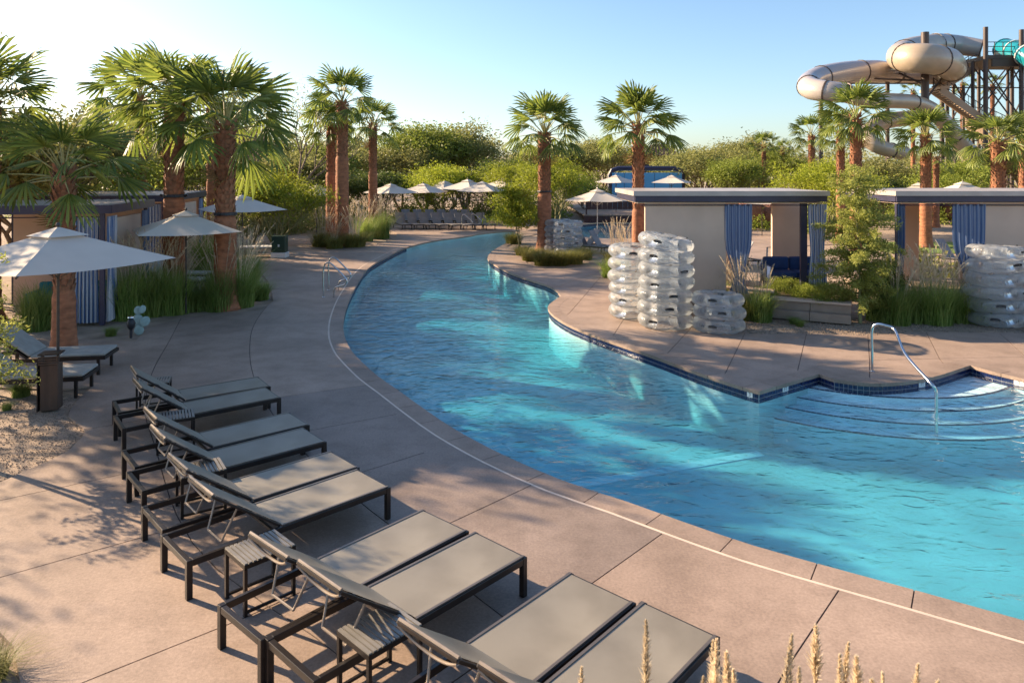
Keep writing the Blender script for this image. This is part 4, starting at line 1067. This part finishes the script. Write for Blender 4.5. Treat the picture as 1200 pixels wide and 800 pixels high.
def undergrowth(name, boxes, lm, label, seed, ls=.16):
    rs = np.random.default_rng(seed); C_ = []
    for x0, x1, y0, y1, h, n in boxes:
        for i in range(n):
            x = rs.uniform(x0, x1); y = rs.uniform(y0, y1); hh = h * rs.uniform(.5, 1.15); r_ = hh * rs.uniform(.6, 1.0); m_ = 420
            q = rs.normal(size=(m_, 3)); q /= np.linalg.norm(q, axis=1)[:, None]; q *= (rs.uniform(.2, 1, m_) ** .45)[:, None]; q[:, 2] = np.abs(q[:, 2]) * (1 + .25 * np.sin(q[:, 0] * 9 + i))
            C_.append(np.array([x, y, 0]) + q * np.array([r_, r_, hh]))
    me = quad_mesh('undergrowth', leaf_quads(np.concatenate(C_), ls, rs, .5)); me.materials.append(lm)
    tag(obj(name, me, None, kind='stuff'), label, 'shrubs')
undergrowth('undergrowth', [(-38, -14.5, 55, 60, 2.0, 40), (-14, 4, 54, 58, 1.9, 46), (20, 40, 48, 60, 2.0, 50), (11, 20, 40, 46, 1.6, 16)], M['mid'], 'low mixed shrubs filling the ground under the background trees', 3)
undergrowth('undergrowth', [(-18, -11.5, 36, 50, 1.5, 34), (-22, -13.2, 28, 34, 1.3, 26), (12, 19, 21.5, 26, 1.0, 14)], M['olive'], 'low greyish shrubs on the beds behind the left path and right cabanas', 4)
# ------------------------------------------------------------------ feathery saplings
def sapling(loc, h, label, lm, seed, half=1.3, nb=40, z0=.12, ls=.05, stems=1, perleaf=520, droop=.25, sig=.07):
    r = random.Random(seed); rs = np.random.default_rng(seed); mb = MB(); cen_ = []
    for st_ in range(stems):
        ax = r.uniform(0, 6.28); lean = .10 * st_ + .03; P = []
        for k in range(13):
            t = k / 12; P.append(Vector((math.cos(ax) * lean * h * t + .03 * math.sin(5 * t + st_), math.sin(ax) * lean * h * t + .03 * math.sin(4 * t + 1), h * .96 * t)))
        mb.tube(P, [.032 * (1 - .85 * k / 12) for k in range(13)], 6, caps=False)
        for b in range(nb):
            t = z0 + (1 - z0) * (b + .5) / nb; f = min(t * 12, 11.99); k = int(f); p = P[k].lerp(P[k + 1], f - k)
            a = b * 2.39996 + r.uniform(-.4, .4); Lb = half * (1.05 - .72 * t) * r.uniform(.55, 1.15) * (.65 if t < .25 else 1); d = Vector((math.cos(a), math.sin(a), r.uniform(.35, .9))).normalized(); Q = [p]
            for j in range(6):
                d = (d + Vector((r.gauss(0, .08), r.gauss(0, .08), -droop * .5))).normalized(); Q.append(Q[-1] + d * Lb / 6)
            mb.tube(Q, [.010 * (1 - .13 * j) for j in range(7)], 4, caps=False)
            m_ = int(perleaf * Lb / half); tt = rs.uniform(.12, 1, m_) * 6; kk = np.minimum(tt.astype(int), 5); QA = np.array([tuple(q) for q in Q]); c = QA[kk] + (QA[kk + 1] - QA[kk]) * (tt - kk)[:, None]
            cen_.append(c + np.clip(rs.normal(size=(m_, 3)), -1.8, 1.8) * sig * (.5 + .5 * rs.uniform(size=(m_, 1))))
    tm = mb.mesh('trunk'); tm.shade_smooth(); tm.materials.append(M['gbark'])
    cm2 = quad_mesh('crown', leaf_quads(np.concatenate(cen_), ls, rs, .38)); cm2.materials.append(lm)
    t = thing('sapling', label, 'young tree', loc); obj('trunk', tm, None, t); obj('crown', cm2, None, t); return t
p = G(1008, 379); sapling((p.x, p.y, 0), 3.75, 'feathery yellow green sapling with a thin pale trunk between the right cabanas', M['feather'], 63, 1.45, 46, .10, .062, 2, 760)
p = G(612, 292); sapling((p.x - .15, p.y + .4, 0), 2.9, 'small leaning tree with wide yellow green crown beside the palm island', M['lime'], 64, 2.3, 30, .34, .12, 2, 420, .2, .16)
sapling((-6.72, 8.9, 0), 3.0, 'leafy shrub whose bright twigs hang over the big umbrella at the left edge', M['feather'], 65, 1.15, 26, .3, .055, 2, 260, .25, .06)

# ------------------------------------------------------------------ grasses
def grass_mesh(seed, n, h, rad, wd, m, arch=.5):
    r = np.random.default_rng(seed); V = []; F = []; mb = MB()
    for i in range(n):
        a = r.uniform(0, 6.283); b = r.uniform(0, 6.283); rr = rad * .35 * math.sqrt(r.uniform()); x, y = rr * math.cos(b), rr * math.sin(b)
        L_ = h * r.uniform(.6, 1.1); out = r.uniform(.05, 1) * rad * (1 if r.uniform() > .3 else 1.4); dx, dy = math.cos(a), math.sin(a); px, py = -dy * wd / 2, dx * wd / 2
        P = []
        for k in range(4):
            t = k / 3; o = out * t ** 1.8; z = L_ * (t - arch * t * t * .55)
            wk = 1 - t * .9; P += [(x + dx * o + px * wk, y + dy * o + py * wk, z), (x + dx * o - px * wk, y + dy * o - py * wk, z)]
        mb.add(P, [(0, 2, 3, 1), (2, 4, 5, 3), (4, 6, 7, 5)])
    me = mb.mesh('blades'); me.materials.append(m); return me
def plume_mesh(seed, n, h, rad, L_=.28, wd=.03, dens=46, lean=.4):
    r = random.Random(seed); mb = MB()
    for i in range(n):
        a = r.uniform(0, 6.28); rr = rad * .25 * r.random(); b0 = Vector((rr * math.cos(a), rr * math.sin(a), 0)); out = r.uniform(.1, 1) * rad; H = h * (r.uniform(.72, 1.08) if n > 1 else 1.0 / (1 - lean * .25))
        P = [b0 + Vector((math.cos(a) * out * (k / 8) ** 1.9, math.sin(a) * out * (k / 8) ** 1.9, H * (k / 8) * (1 - lean * .25 * (k / 8) ** 2))) for k in range(9)]
        mb.tube(P, .0025, 3, caps=False)
        for j in range(dens):
            t = 1 - (L_ / H) * (1 - j / dens) + .02; f = min(t * 8, 7.999); k = int(f); p = P[k].lerp(P[k + 1], f - k); tt_ = (j + 1) / dens; env = (min(1, tt_ * 5) * (1 - tt_) ** .75 * 1.25 + .10) if n == 1 else math.sin(math.pi * tt_ ** .8) + .12
            e = Vector((r.gauss(0, 1), r.gauss(0, 1), r.uniform(.7, 2.4) if n == 1 else r.uniform(.6, 1.8))).normalized() * wd * env * r.uniform(.7, 1.3)
            s = Vector((r.gauss(0, 1), r.gauss(0, 1), r.gauss(0, .4))).normalized() * .006
            mb.add([p - s, p + s, p + e], [(0, 1, 2)])
    me = mb.mesh('plumes'); me.materials.append(M['plume']); return me
GR = [grass_mesh(1, 900, .85, .68, .011, M['grass'], .5), grass_mesh(2, 800, .75, .75, .012, M['grass'], .8), grass_mesh(3, 800, .75, .8, .012, M['grassy'], .9)]
PL = [plume_mesh(1, 34, 1.15, .55), plume_mesh(2, 46, 1.2, .5)]
def grass(u, v, label, kind=0, s=1.0, pl=None, sz=1.0, xy=None):
    p = G(u, v) if xy is None else Vector((xy[0], xy[1], 0))
    t = thing('ornamental_grass', label, 'grass clump', (p.x, p.y, -.03), random.uniform(0, 6.28), 'ornamental grass clumps in the beds'); t.scale = (s, s, s * sz)
    obj('blades', GR[kind], None, t)
    if pl is not None: obj('plumes', PL[pl], None, t)
where = [
 (45, 385, 0, 1.2, None, 'dark green grass clump behind the cushioned loungers, leftmost'), (88, 375, 1, 1.1, None, 'green grass clump behind the umbrella pole'), (118, 372, 1, 1.15, None, 'dark grass clump in front of the cabana curtains'),
 (150, 372, 0, 1.45, 0, 'tall pale tipped grass clump above the small cactus'), (178, 368, 0, 1.5, 0, 'tall pale tipped grass clump, second right of the cabana curtain'), (205, 366, 0, 1.35, 0, 'green grass clump in the middle of the left bed'),
 (232, 362, 1, 1.2, None, 'low green grass clump left of the collared palm'), (258, 362, 0, 1.35, 0, 'grass clump at the foot of the collared palm, front left'), (282, 358, 0, 1.3, 0, 'grass clump at the foot of the collared palm, front right'),
 (303, 350, 1, .95, None, 'dark rounded grass clump at the curved deck edge'), (290, 335, 0, 1.3, 0, 'tall grass clump right behind the collared palm trunk'), (240, 318, 0, 1.5, 0, 'pale feathery grass behind the second umbrella pole'), (262, 312, 2, 1.5, 0, 'sunlit blond grass seen below the second umbrella'),
 (25, 462, 1, .42, None, 'small dark tuft left of the wooden post box'), (130, 392, 1, .35, None, 'little dry tuft on the sand before the grass bed'), (8, 478, 1, .2, None, 'tiny green tuft on the gravel at the left edge'),
 (378, 288, 2, 1.5, 1, 'blond grass clump left of the pair of palms'), (392, 291, 2, 1.2, 0, 'green gold clump at the foot of the pair of palms'), (416, 289, 2, 1.5, 1, 'blond grass clump right of the pair of palms'), (428, 282, 0, 1.5, 0, 'grey green grass clump left of the slim palm'), (447, 279, 0, 1.6, 0, 'grey green grass clump right of the slim palm'), (440, 274, 0, 1.6, 0, 'tall grass clump behind the slim palm'),
 (622, 305, 2, 1.1, None, 'yellow grass clump at the left end of the palm island'), (638, 310, 2, 1.2, None, 'yellow grass clump in front of the island palm'), (655, 310, 2, 1.15, None, 'yellow grass clump right of the island palm'), (672, 308, 2, 1.15, None, 'golden grass clump near the right end of the island'), (684, 303, 2, 1.1, None, 'golden grass clump at the right tip of the island'), (612, 299, 2, .9, None, 'low grass clump at the island edge nearest the pool'), (602, 285, 2, 1.2, None, 'yellow shrub like grass behind the small leaning tree'),
 (718, 325, 1, 1.15, None, 'green grass clump left of the tube stacks'), (722, 312, 2, 1.35, 1, 'blond plumed grass beside the orange palm trunk'), (738, 318, 2, 1.2, 1, 'blond plumed grass just behind the left tube stack'),
 (842, 362, 0, .9, 1, 'plumed grass behind the stack of three tubes'), (868, 372, 2, 1.15, 1, 'large blond plumed grass in front of the blue curtain'), (892, 375, 0, .95, 1, 'large blond plumed grass right of the stack of three tubes'),
 (930, 378, 1, .3, None, 'tiny dark tuft on the sand before the planter wall'), (937, 381, 1, .28, None, 'tinier dark tuft right beside another before the planter wall'),
 (1050, 378, 0, 1.2, 0, 'green grass clump right of the feathery sapling'), (1075, 376, 0, 1.1, 1, 'plumed grass under the cabana opening'), (1098, 378, 0, 1.25, 1, 'big plumed grass in front of the wide blue curtain'), (1122, 376, 0, 1.0, 1, 'plumed grass right of the wide blue curtain'), (1142, 377, 1, .95, 1, 'plumed grass touching the right tube stack'), (1030, 374, 1, 1.0, None, 'dark green clump behind the sapling trunk'),
]
for u, v, k, s, pl, lab in where: grass(u, v, lab, k, s * 1.12, pl, (1.22, 1.15, 1.1)[k])
# low shrubs near planter wall
for u, Y, vt, lab in ((925, 18.6, 322, 'low green shrub on the planter in front of the navy sofa'), (960, 18.0, 326, 'low green shrub behind the planter wall cap'), (1035, 17.6, 300, 'dark shrub under the sapling beside the right cabana')):
    tree('dark' if u > 1000 else 'mid', u, Y, vt, lab, 1.5 if u < 1000 else .7, name='shrub', cat='shrub')
# foreground plumes
BP = [plume_mesh(7, 1, 1.0, .10, .27, .040, 520, .2), plume_mesh(8, 1, 1.0, .05, .24, .036, 460, .1), plume_mesh(9, 1, 1.0, .16, .26, .052, 560, .3)]
fg = [(757, 740, 3.3), (841, 738, 3.0), (834, 752, 3.2), (915, 745, 3.3), (933, 770, 3.2), (960, 742, 3.4), (977, 748, 3.4), (988, 772, 3.1), (1001, 765, 3.3), (1052, 768, 3.2), (1042, 790, 3.0), (862, 775, 3.2), (882, 785, 3.0), (905, 790, 3.1), (944, 788, 3.0), (1078, 795, 3.1), (669, 783, 3.2), (820, 790, 3.1), (1016, 790, 3.1)]
def fg_clump(items, label, cx):
    t = thing('feather_grass', label, 'grass clump', (cx, 3.15, -.03), 0, 'blond feather grass along the bottom edge')
    obj('blades', GR[2], None, t).scale = (.8, .8, .8)
    for i, (u, v, Y) in enumerate(items):
        tip = A(u, v, Y); o = obj('plume', BP[i % 3], None, t, loc=(tip.x - cx - random.uniform(-.03, .03), Y - 3.15, 0), rot=(0, 0, random.uniform(0, 6))); o.scale = (1, 1, (tip.z + .03) / 1.0)
fg_clump([f for f in fg if f[0] < 800], 'thin feather grass at the bottom edge, left of the other plumes', (730 - 600) / FPX * 3.2)
fg_clump([f for f in fg if 800 <= f[0] < 900], 'densest feather grass at the bottom edge, beside the nearest lounger corner', (848 - 600) / FPX * 3.2)
fg_clump([f for f in fg if 900 <= f[0] < 1030], 'widest group of feather grass plumes at the bottom edge', (960 - 600) / FPX * 3.2)
fg_clump([f for f in fg if f[0] >= 1030], 'rightmost feather grass plumes at the bottom edge', (1058 - 600) / FPX * 3.2)
# mulch corner plant bottom-left
grass(0, 0, 'brown dry tuft at the bottom left corner of the deck', 2, .45, None, xy=(-3.75, 5.15))
# cactus and path light
p = G(163, 392); t = thing('prickly_pear', 'small pale blue prickly pear cactus on the sand beside the path light', 'cactus', (p.x, p.y, 0))
def pad(c, r, az, tilt):
    prof = MB(); n = 16; vs_ = []
    for i in range(9):
        th = math.pi * i / 8
        for k in range(n):
            a = 2 * math.pi * k / n; vs_.append(Vector((math.sin(th) * math.cos(a) * r, math.sin(th) * math.sin(a) * r * .22, math.cos(th) * r * 1.15)))
    fs_ = [(i * n + k, i * n + (k + 1) % n, (i + 1) * n + (k + 1) % n, (i + 1) * n + k) for i in range(8) for k in range(n)]
    E_ = Euler((0, tilt, az)).to_matrix(); prof.add([E_ @ v + Vector(c) for v in vs_], fs_); return prof
for c, r_, az, ti in (((0, 0, .1), .10, .2, .1), ((-.03, .02, .30), .125, .1, -.2), ((.13, .0, .29), .10, .5, .5), ((-.02, 0, .53), .085, .3, .0), ((.06, .02, .55), .08, .9, .4)): obj('pad', pad(c, r_, az, ti), M['cactus'], t, smooth=True)
p = G(153.5, 396); t = thing('path_light', 'short dark path light with a round cap at the deck edge by the cactus', 'path light', (p.x, p.y, 0))
obj('post', MB().tube([(0, 0, 0), (0, 0, .2)], .03, 10), M['black'], t); obj('lamp_body', MB().lathe([(.02, .16), (.075, .24), (.09, .32), (.06, .40), (.025, .43)], 14), M['black'], t, smooth=True); obj('cap', MB().lathe([(.07, .44), (.065, .46), (.01, .48)], 14), M['steel'], t, smooth=40)

# ------------------------------------------------------------------ far loungers, furniture
FARL = []
def far_chair(label, first=[None]):
    if first[0] is None:
        t = thing('deck_lounger', label, 'lounger', group='grey deck loungers by the far pool edge')
        obj('frame', MB().box((.95, .31, .28), (1.9, .04, .05)).box((.95, -.31, .28), (1.9, .04, .05)).box((.02, 0, .28), (.04, .58, .05)).box((1.88, 0, .28), (.04, .58, .05)), M['bronze'], t)
        for x in (.1, 1.8):
            for s in (-1, 1): obj('leg', MB().box((0, 0, .13), (.04, .04, .26)), M['bronze'], t, loc=(x, s * .3, 0))
        obj('seat_sling', MB().box((1.28, 0, .315), (1.2, .58, .015)), M['fsl'], t)
        Mx = Matrix.Rotation(R(58), 3, 'Y'); obj('backrest', MB().box((.70 - .38 * math.cos(R(58)), 0, .32 + .38 * math.sin(R(58))), (.78, .58, .02), M=Mx), M['fsl'], t)
        first[0] = t; return t
    t = dup(first[0], (0, 0, 0)); t['label'] = label; return t
M['fsl'] = mat('grey_sling', (.21, .20, .205), .6, .12, 4)
ordn = ['leftmost', 'second', 'third', 'fourth', 'fifth', 'sixth', 'seventh', 'eighth']
for i, u in enumerate((462, 476, 490, 505, 519, 533, 546, 559)):
    t = far_chair(f'{ordn[i]} lounger{" from the left" if 0 < i else ""} in the far row under the umbrellas'); Y = 44.6 - i * .05; t.location = (XC(u, Y), Y + 1.2, 0); t.rotation_euler = (0, 0, R(-62))
for i, u in enumerate((470, 484, 498, 512, 527, 541)):
    t = far_chair(f'rear grey lounger behind the {ordn[i]} gap of the far row'); Y = 48; t.location = (XC(u, Y), Y + 1.2, 0); t.rotation_euler = (0, 0, R(-62))
for x, y, a, lab in ((XC(668, 33), 32.4, -40, 'dark lounger with raised back right of the island palm'), (XC(683, 33), 32, -30, 'dark lounger in front of the pale umbrella pole'), (XC(712, 31), 32.5, 200, 'dark lounger facing the island, beside the blond plumes')):
    t = far_chair(lab); t.location = (x, y, 0); t.rotation_euler = (0, 0, R(a))
# white table, bin
p = G(303, 300); t = thing('low_table', 'long low white table beside the dark bin, behind the collared palm', 'table', (p.x, p.y, 0), R(8))
obj('top', MB().box((0, 0, .40), (1.5, .7, .05)), M['white'], t, bevel=.01)
for sx in (-1, 1):
    for sy in (-1, 1): obj('leg', MB().box((sx * .6, sy * .26, .19), (.06, .06, .37)), M['bronze'], t)
p = G(328, 302); t = thing('bin', 'dark green square bin on a white foot by the path', 'bin', (p.x, p.y, 0))
obj('foot', MB().box((0, 0, .12), (.62, .5, .22)), M['white'], t, bevel=.02); obj('body', MB().box((0, 0, .55), (.55, .45, .62)), M['bin'], t, bevel=.02)
obj('lid', MB().box((0, 0, .885), (.58, .48, .05)), M['bin'], t, bevel=.01); obj('badge', MB().box((.02, -.228, .52), (.07, .006, .1)), M['white'], t)
# fence at left
t = thing('metal_fence', 'dark metal picket fence beyond the left cabana roofs', 'fence', (-22, 33, .9), R(6))
mb = MB()
for z in (.2, 1.75): mb.box((4, 0, z), (9, .04, .04))
obj('rails', mb, M['fascia'], t)
pk = MB().box((0, 0, .97), (.025, .025, 1.9)).mesh('picket'); pk.materials.append(M['fascia'])
for i in range(66): obj('picket', pk, None, t, loc=(-.5 + i * .137, 0, 0))
for i in range(4): obj('post', MB().box((-.5 + i * 3, 0, .5), (.09, .09, 3.0)), M['fascia'], t)
t = thing('retaining_wall', 'low stone coloured wall under the metal picket fence', 'wall', (-22, 33, 0), R(6)); obj('wall_face', MB().box((4, .1, .45), (9.2, .3, .92)), M['blockwall'], t)

# terrace, blue wall, pavilion
t = thing('terrace', 'dark red boarded terrace front below the blue wall', 'terrace', (0, 0, 0))
obj('deck_top', MB().box((14, 60, .50), (18, 20, .08)), M['blockwall'], t)
for i in range(40): obj('board', MB().box((5.2 + i * .45, 49.98, .23), (.43, .05, .46)), M['dred'], t)
for i in range(12): obj('railing_board', MB().box((5.4 + i * .36, 50.4, 1.35 ), (.34, .05, .9)), M['dred'], t)
obj('railing_post', MB().box((5.2, 50.4, 1.0), (.1, .1, 1.1)), M['dred'], t); obj('railing_post', MB().box((9.7, 50.4, 1.0), (.1, .1, 1.1)), M['dred'], t)
t = thing('blue_building', 'bright sky blue wall panel with rounded dark frame behind the orange trunk', 'building', (0, 0, 0))
x0, x1, Yb = XC(714, 60), XC(803, 60), 60
obj('wall', MB().box(((x0 + x1) / 2, Yb + .6, 1.95), (x1 - x0 - .5, 1.0, 2.95)), M['blue'], t)
for i in range(1, 5): obj('seam', MB().box((x0 + (x1 - x0) * i / 5, Yb + .095, 1.95), (.03, .012, 2.9)), M['fascia'], t)
fr = MB(); fr.tube([(x0 + .1, Yb + .3, .5), (x0 + .1, Yb + .3, 3.2), (x0 + .3, Yb + .3, 3.62), (x0 + .8, Yb + .3, 3.78), (x1 - .9, Yb + .3, 3.78), (x1 - .35, Yb + .3, 3.6), (x1 - .15, Yb + .3, 3.2), (x1 - .15, Yb + .3, .5)], .2, 8)
obj('frame', fr, M['fascia'], t, smooth=40)
t = thing('pavilion', 'small open pavilion with a grey hipped roof above the blue wall', 'pavilion', (XC(771, 78), 78, 0))
obj('roof', MB().add([(-2.1, -2.1, 5.2), (2.1, -2.1, 5.2), (2.1, 2.1, 5.2), (-2.1, 2.1, 5.2), (-.5, 0, 6.5), (.5, 0, 6.5)], [(0, 1, 5, 4), (1, 2, 5), (2, 3, 4, 5), (3, 0, 4), (3, 2, 1, 0)]), M['wood'], t)
for x in (-1.7, 1.7):
    for y in (-1.7, 1.7): obj('post', MB().box((x, y, 2.6), (.22, .22, 5.2)), M['wood'], t)
obj('railing', MB().box((0, -1.7, 4.0), (3.4, .06, .5)), M['fascia'], t)
# rocks seen through middle cabana
def rockpile(x, y, n, label, s):
    t = thing('rock_outcrop', label, 'rocks', (x, y, 0)); rr = random.Random(int(x * 10))
    for i in range(n):
        mb = MB(); c = Vector((rr.uniform(-2, 2) * s, rr.uniform(-.5, .8) * s, rr.uniform(.3, 1.3) * s)); m_ = 10
        prof = [(.25, -.9), (.8, -.6), (1.0, 0), (.75, .55), (.3, .8)]; rad = rr.uniform(.6, 1.0) * s
        mb.lathe([(a * rad, b * rad) for a, b in prof], m_, c, lambda i, k: rr.uniform(-.16, .16)); obj('boulder', mb, M['rock'], t, smooth=50)
rockpile(XC(897, 46), 46, 9, 'red rock outcrop seen through the middle cabana opening', 1.1)
rockpile(XC(1105, 50), 50, 7, 'pale reddish rocks seen through the right cabana opening', 1.0)
for u, Y, lab in ((885, 27, 'dark lounger seen through the middle cabana opening, left'), (903, 27.5, 'dark lounger seen through the middle cabana opening, right'), (1092, 28, 'lounger seen through the right cabana opening')):
    t = far_chair(lab); t.location = (XC(u, Y), Y, 0); t.rotation_euler = (0, 0, R(200 if u < 900 else -60))
# lawn
t = MB().box((XC(1100, 34), 34, -.012), (7, 5, .02)); obj('lawn', t, mat('lawn_green', (.13, .19, .03), .9, .3, 9, bump=.8, bscale=80), kind='structure')

# ------------------------------------------------------------------ water slide
YS = 62
t = thing('water_slide', 'long curling enclosed tan slide tube on tall columns above the palms', 'water slide', (0, 0, 0))
def smoothpath(P, rr_, k=6):
    P = [Vector(p) for p in P]; Q = [P[0] * 2 - P[1]] + P + [P[-1] * 2 - P[-2]]; q = [rr_[0]] + list(rr_) + [rr_[-1]]; o = []; ro = []
    for i in range(1, len(Q) - 2):
        for j in range(k):
            s = j / k; a, b, c, d = Q[i - 1:i + 3]; o.append(.5 * ((2 * b) + (c - a) * s + (2 * a - 5 * b + 4 * c - d) * s * s + (3 * b - a - 3 * c + d) * s ** 3)); ro.append(q[i] + (q[i + 1] - q[i]) * s)
    o.append(P[-1]); ro.append(q[-2]); return o, ro
def slide_section(px, m, every=6):
    every = 9; px = [(u, v, Y, r * .86) for u, v, Y, r in px]
    P = [A(u, v, Y) for u, v, Y, r in px]; rr_ = [r for *_, r in px]; pts_, rs_ = smoothpath(P, rr_)
    s = obj('slide_tube', MB().tube(pts_, rs_, 20), m, t, smooth=50)
    for i in range(0, len(pts_), every):
        j = min(i + 1, len(pts_) - 1); i0 = max(0, j - 1); dv = (pts_[j] - pts_[i0]).normalized() * .05
        obj('flange', MB().tube([pts_[i] - dv, pts_[i] + dv], rs_[i] + .05, 20), M['tower'], s, smooth=50)
slide_section([(1150, 57, 70, 1.0), (1120, 53, 71, 1.15), (1095, 52, 70, 1.25)], M['slideg'])
slide_section([(1095, 53, 70, 1.25), (1068, 58, 67, 1.3), (1056, 65, 63.5, 1.35), (1062, 68, 60.5, 1.4), (1085, 69, 59, 1.45), (1108, 73, 60.5, 1.45), (1116, 80, 64, 1.35)], M['slide'], 6)
slide_section([(1116, 80, 64, 1.35), (1105, 86, 67, 1.15), (1080, 88, 68, 1.05), (1050, 86, 67, 1.05)], M['slideg'])
slide_section([(1050, 86, 67, 1.05), (1025, 84, 65, 1.2), (990, 86, 63, 1.2), (962, 91, 61, 1.15), (948, 98, 59, 1.05), (951, 104, 57, 1.0), (968, 107, 55.5, .95), (990, 109, 55, .85)], M['slideg'], 6)
slide_section([(990, 109, 55, .85), (1015, 117, 55.5, .7), (1040, 118, 57, .7), (1070, 120, 59, .7), (1090, 128, 61, .75), (1105, 142, 62, .8), (1120, 160, 62.5, .85), (1134, 178, 63, .9), (1150, 196, 63, .9)], M['slide'], 6)
slide_section([(1085, 138, 66, .8), (1050, 140, 64, .8), (1025, 148, 62, .75), (1015, 160, 60, .7), (1030, 172, 59, .7), (1060, 180, 60, .7)], M['slide'], 6)
def col(u, v0, Y, r=.28, name='column'): p = A(u, v0, Y); obj(name, MB().tube([(p.x, p.y, 0), p], r, 12), M['tower'], t, smooth=50)
col(1084, 38, 62, .32); col(1104, 80, 68, .2); col(962, 106, 60, .18); col(1110, 42, 71, .18); col(1040, 92, 66, .18); col(1120, 150, 63, .18)
br = MB()
for a_, b_ in (((1084, 118, 62), (1108, 86, 66)), ((1084, 100, 62), (1050, 84, 66)), ((1084, 95, 62), (1020, 92, 64)), ((1084, 125, 62), (1100, 140, 62)), ((1084, 128, 62), (1060, 122, 59))): br.tube([A(*a_), A(*b_)], .09, 6)
obj('brace', br, M['tower'], t)
br = MB(); br.tube([A(950, 108, 58), A(985, 98, 62), A(1075, 98, 65)], .07, 6); obj('brace', br, M['tower'], t)
# tower
t = thing('slide_tower', 'tall steel stair tower with platform, braces and railings at the right edge', 'tower', (0, 0, 0))
def P_(u, v, Y=66): return A(u, v, Y)
for u, v, Y, r in ((1155, 32, 64, .2), (1197, 35, 64, .2), (1147, 48, 72, .17), (1181, 62, 72, .15), (1140, 72, 66, .16), (1186, 72, 68, .17), (1215, 40, 72, .2), (1129, 100, 66, .13), (1117, 90, 68, .12), (1110, 88, 68, .1)):
    p = P_(u, v, Y); obj('post', MB().tube([(p.x, p.y, 0), p], r, 8), M['tower'], t, smooth=50)
zp = P_(1160, 70, 66).z; xa, xb = P_(1128, 70, 68).x, P_(1230, 70, 68).x
obj('platform', MB().box(((xa + xb) / 2, 68, zp), (xb - xa, 7, .35)), M['tower'], t)
obj('platform_beam', MB().box(((xa + xb) / 2, 64.6, zp - .5), (xb - xa - 1, .2, .7)), M['tower'], t)
rl = MB()
for k in range(12): x = xa + (xb - xa) * k / 11; rl.tube([(x, 64.6, zp), (x, 64.6, zp + 1.35)], .04, 5)
for z in (.5, .95, 1.35): rl.tube([(xa, 64.6, zp + z), (xb, 64.6, zp + z)], .035, 5)
obj('platform_railing', rl, M['tower'], t)
def xbrace(u0, v0, u1, v1, Y):
    m = MB(); m.tube([P_(u0, v0, Y), P_(u1, v1, Y)], .07, 5); m.tube([P_(u0, v1, Y), P_(u1, v0, Y)], .07, 5); obj('cross_brace', m, M['tower'], t)
xbrace(1140, 78, 1186, 140, 66); xbrace(1155, 78, 1197, 140, 64); xbrace(1147, 78, 1181, 120, 72); xbrace(1140, 140, 1186, 195, 66); xbrace(1117, 95, 1140, 138, 67); xbrace(1186, 78, 1215, 140, 70); xbrace(1155, 140, 1197, 200, 64); xbrace(1117, 138, 1140, 190, 67)
m = MB()
for v in (103, 142, 165):
    m.tube([P_(1110, v, 67), P_(1215, v, 67)], .06, 5)
obj('girt', m, M['tower'], t)
def stair(a_, b_, wd, name='stair_flight'):
    a_, b_ = P_(*a_), P_(*b_); s = obj(name, MB().bar(a_ + Vector((0, -.6, 0)), b_ + Vector((0, -.6, 0)), .12, .6).bar(a_ + Vector((0, .6, 0)), b_ + Vector((0, .6, 0)), .12, .6), M['stair'], t)
    n = 16; tr_ = MB().box((0, 0, 0), (.34, 1.05, .06)).mesh('tread'); tr_.materials.append(M['stair'])
    for k in range(n): c = a_.lerp(b_, (k + .5) / n); obj('tread', tr_, None, s, loc=c)
    hr = MB()
    for o_ in (-.6, .6):
        hr.tube([a_ + Vector((0, o_, 1.2)), b_ + Vector((0, o_, 1.2))], .04, 5)
        for k in range(7): c = a_.lerp(b_, k / 6) + Vector((0, o_, 0)); hr.tube([c, c + Vector((0, 0, 1.2))], .03, 4)
    obj('handrail', hr, M['tower'], s)
stair((1140, 80, 67), (1098, 104, 67), 1); stair((1098, 106, 65), (1146, 140, 65), 1); stair((1148, 140, 67), (1190, 160, 67), 1); stair((1135, 142, 66), (1175, 185, 64), 1)
for u0, u1, v, Y in ((1090, 1100, 105, 66), (1138, 1158, 140, 66)):
    a_, b_ = P_(u0, v, Y), P_(u1, v, Y); obj('landing', MB().box((a_ + b_) / 2, (b_.x - a_.x, 3.4, .25)) if False else MB().box(tuple((a_ + b_) / 2), (b_.x - a_.x, 3.4, .25)), M['stair'], t)
t = thing('teal_slide', 'teal enclosed slide tube with white stripe leaving the tower top at the right edge', 'water slide', (0, 0, 0))
P = [A(1177, 58, 68), A(1190, 60, 66), A(1203, 64, 64), A(1215, 74, 63)]; pts_, rs_ = smoothpath(P, [.95] * 4)
obj('slide_tube', MB().tube(pts_, rs_, 18), M['slideteal'], t, smooth=50)
for i in (0, 6, 12, 18): dv = (pts_[min(i + 1, 18)] - pts_[min(i, 17)]).normalized() * .06; obj('flange', MB().tube([pts_[i] - dv, pts_[i] + dv], 1.03, 18), M['slideteal'] if i == 0 else M['white'], t, smooth=50)
# hills
mb = MB(); n = 60
for i in range(n + 1):
    x = -700 + 1500 * i / n; hgt = 16 + 9 * math.sin(i * .5) + 6 * math.sin(i * 1.3 + 1) + 14 * math.exp(-((x - 180) / 120) ** 2)
    mb.v += [(x, 880, -2), (x, 950, max(4, hgt)), (x, 1100, -2)]
for i in range(n): a = i * 3; mb.f += [(a, a + 3, a + 4, a + 1), (a + 1, a + 4, a + 5, a + 2)]
obj('hills', mb, M['hill'], kind='structure', smooth=True)
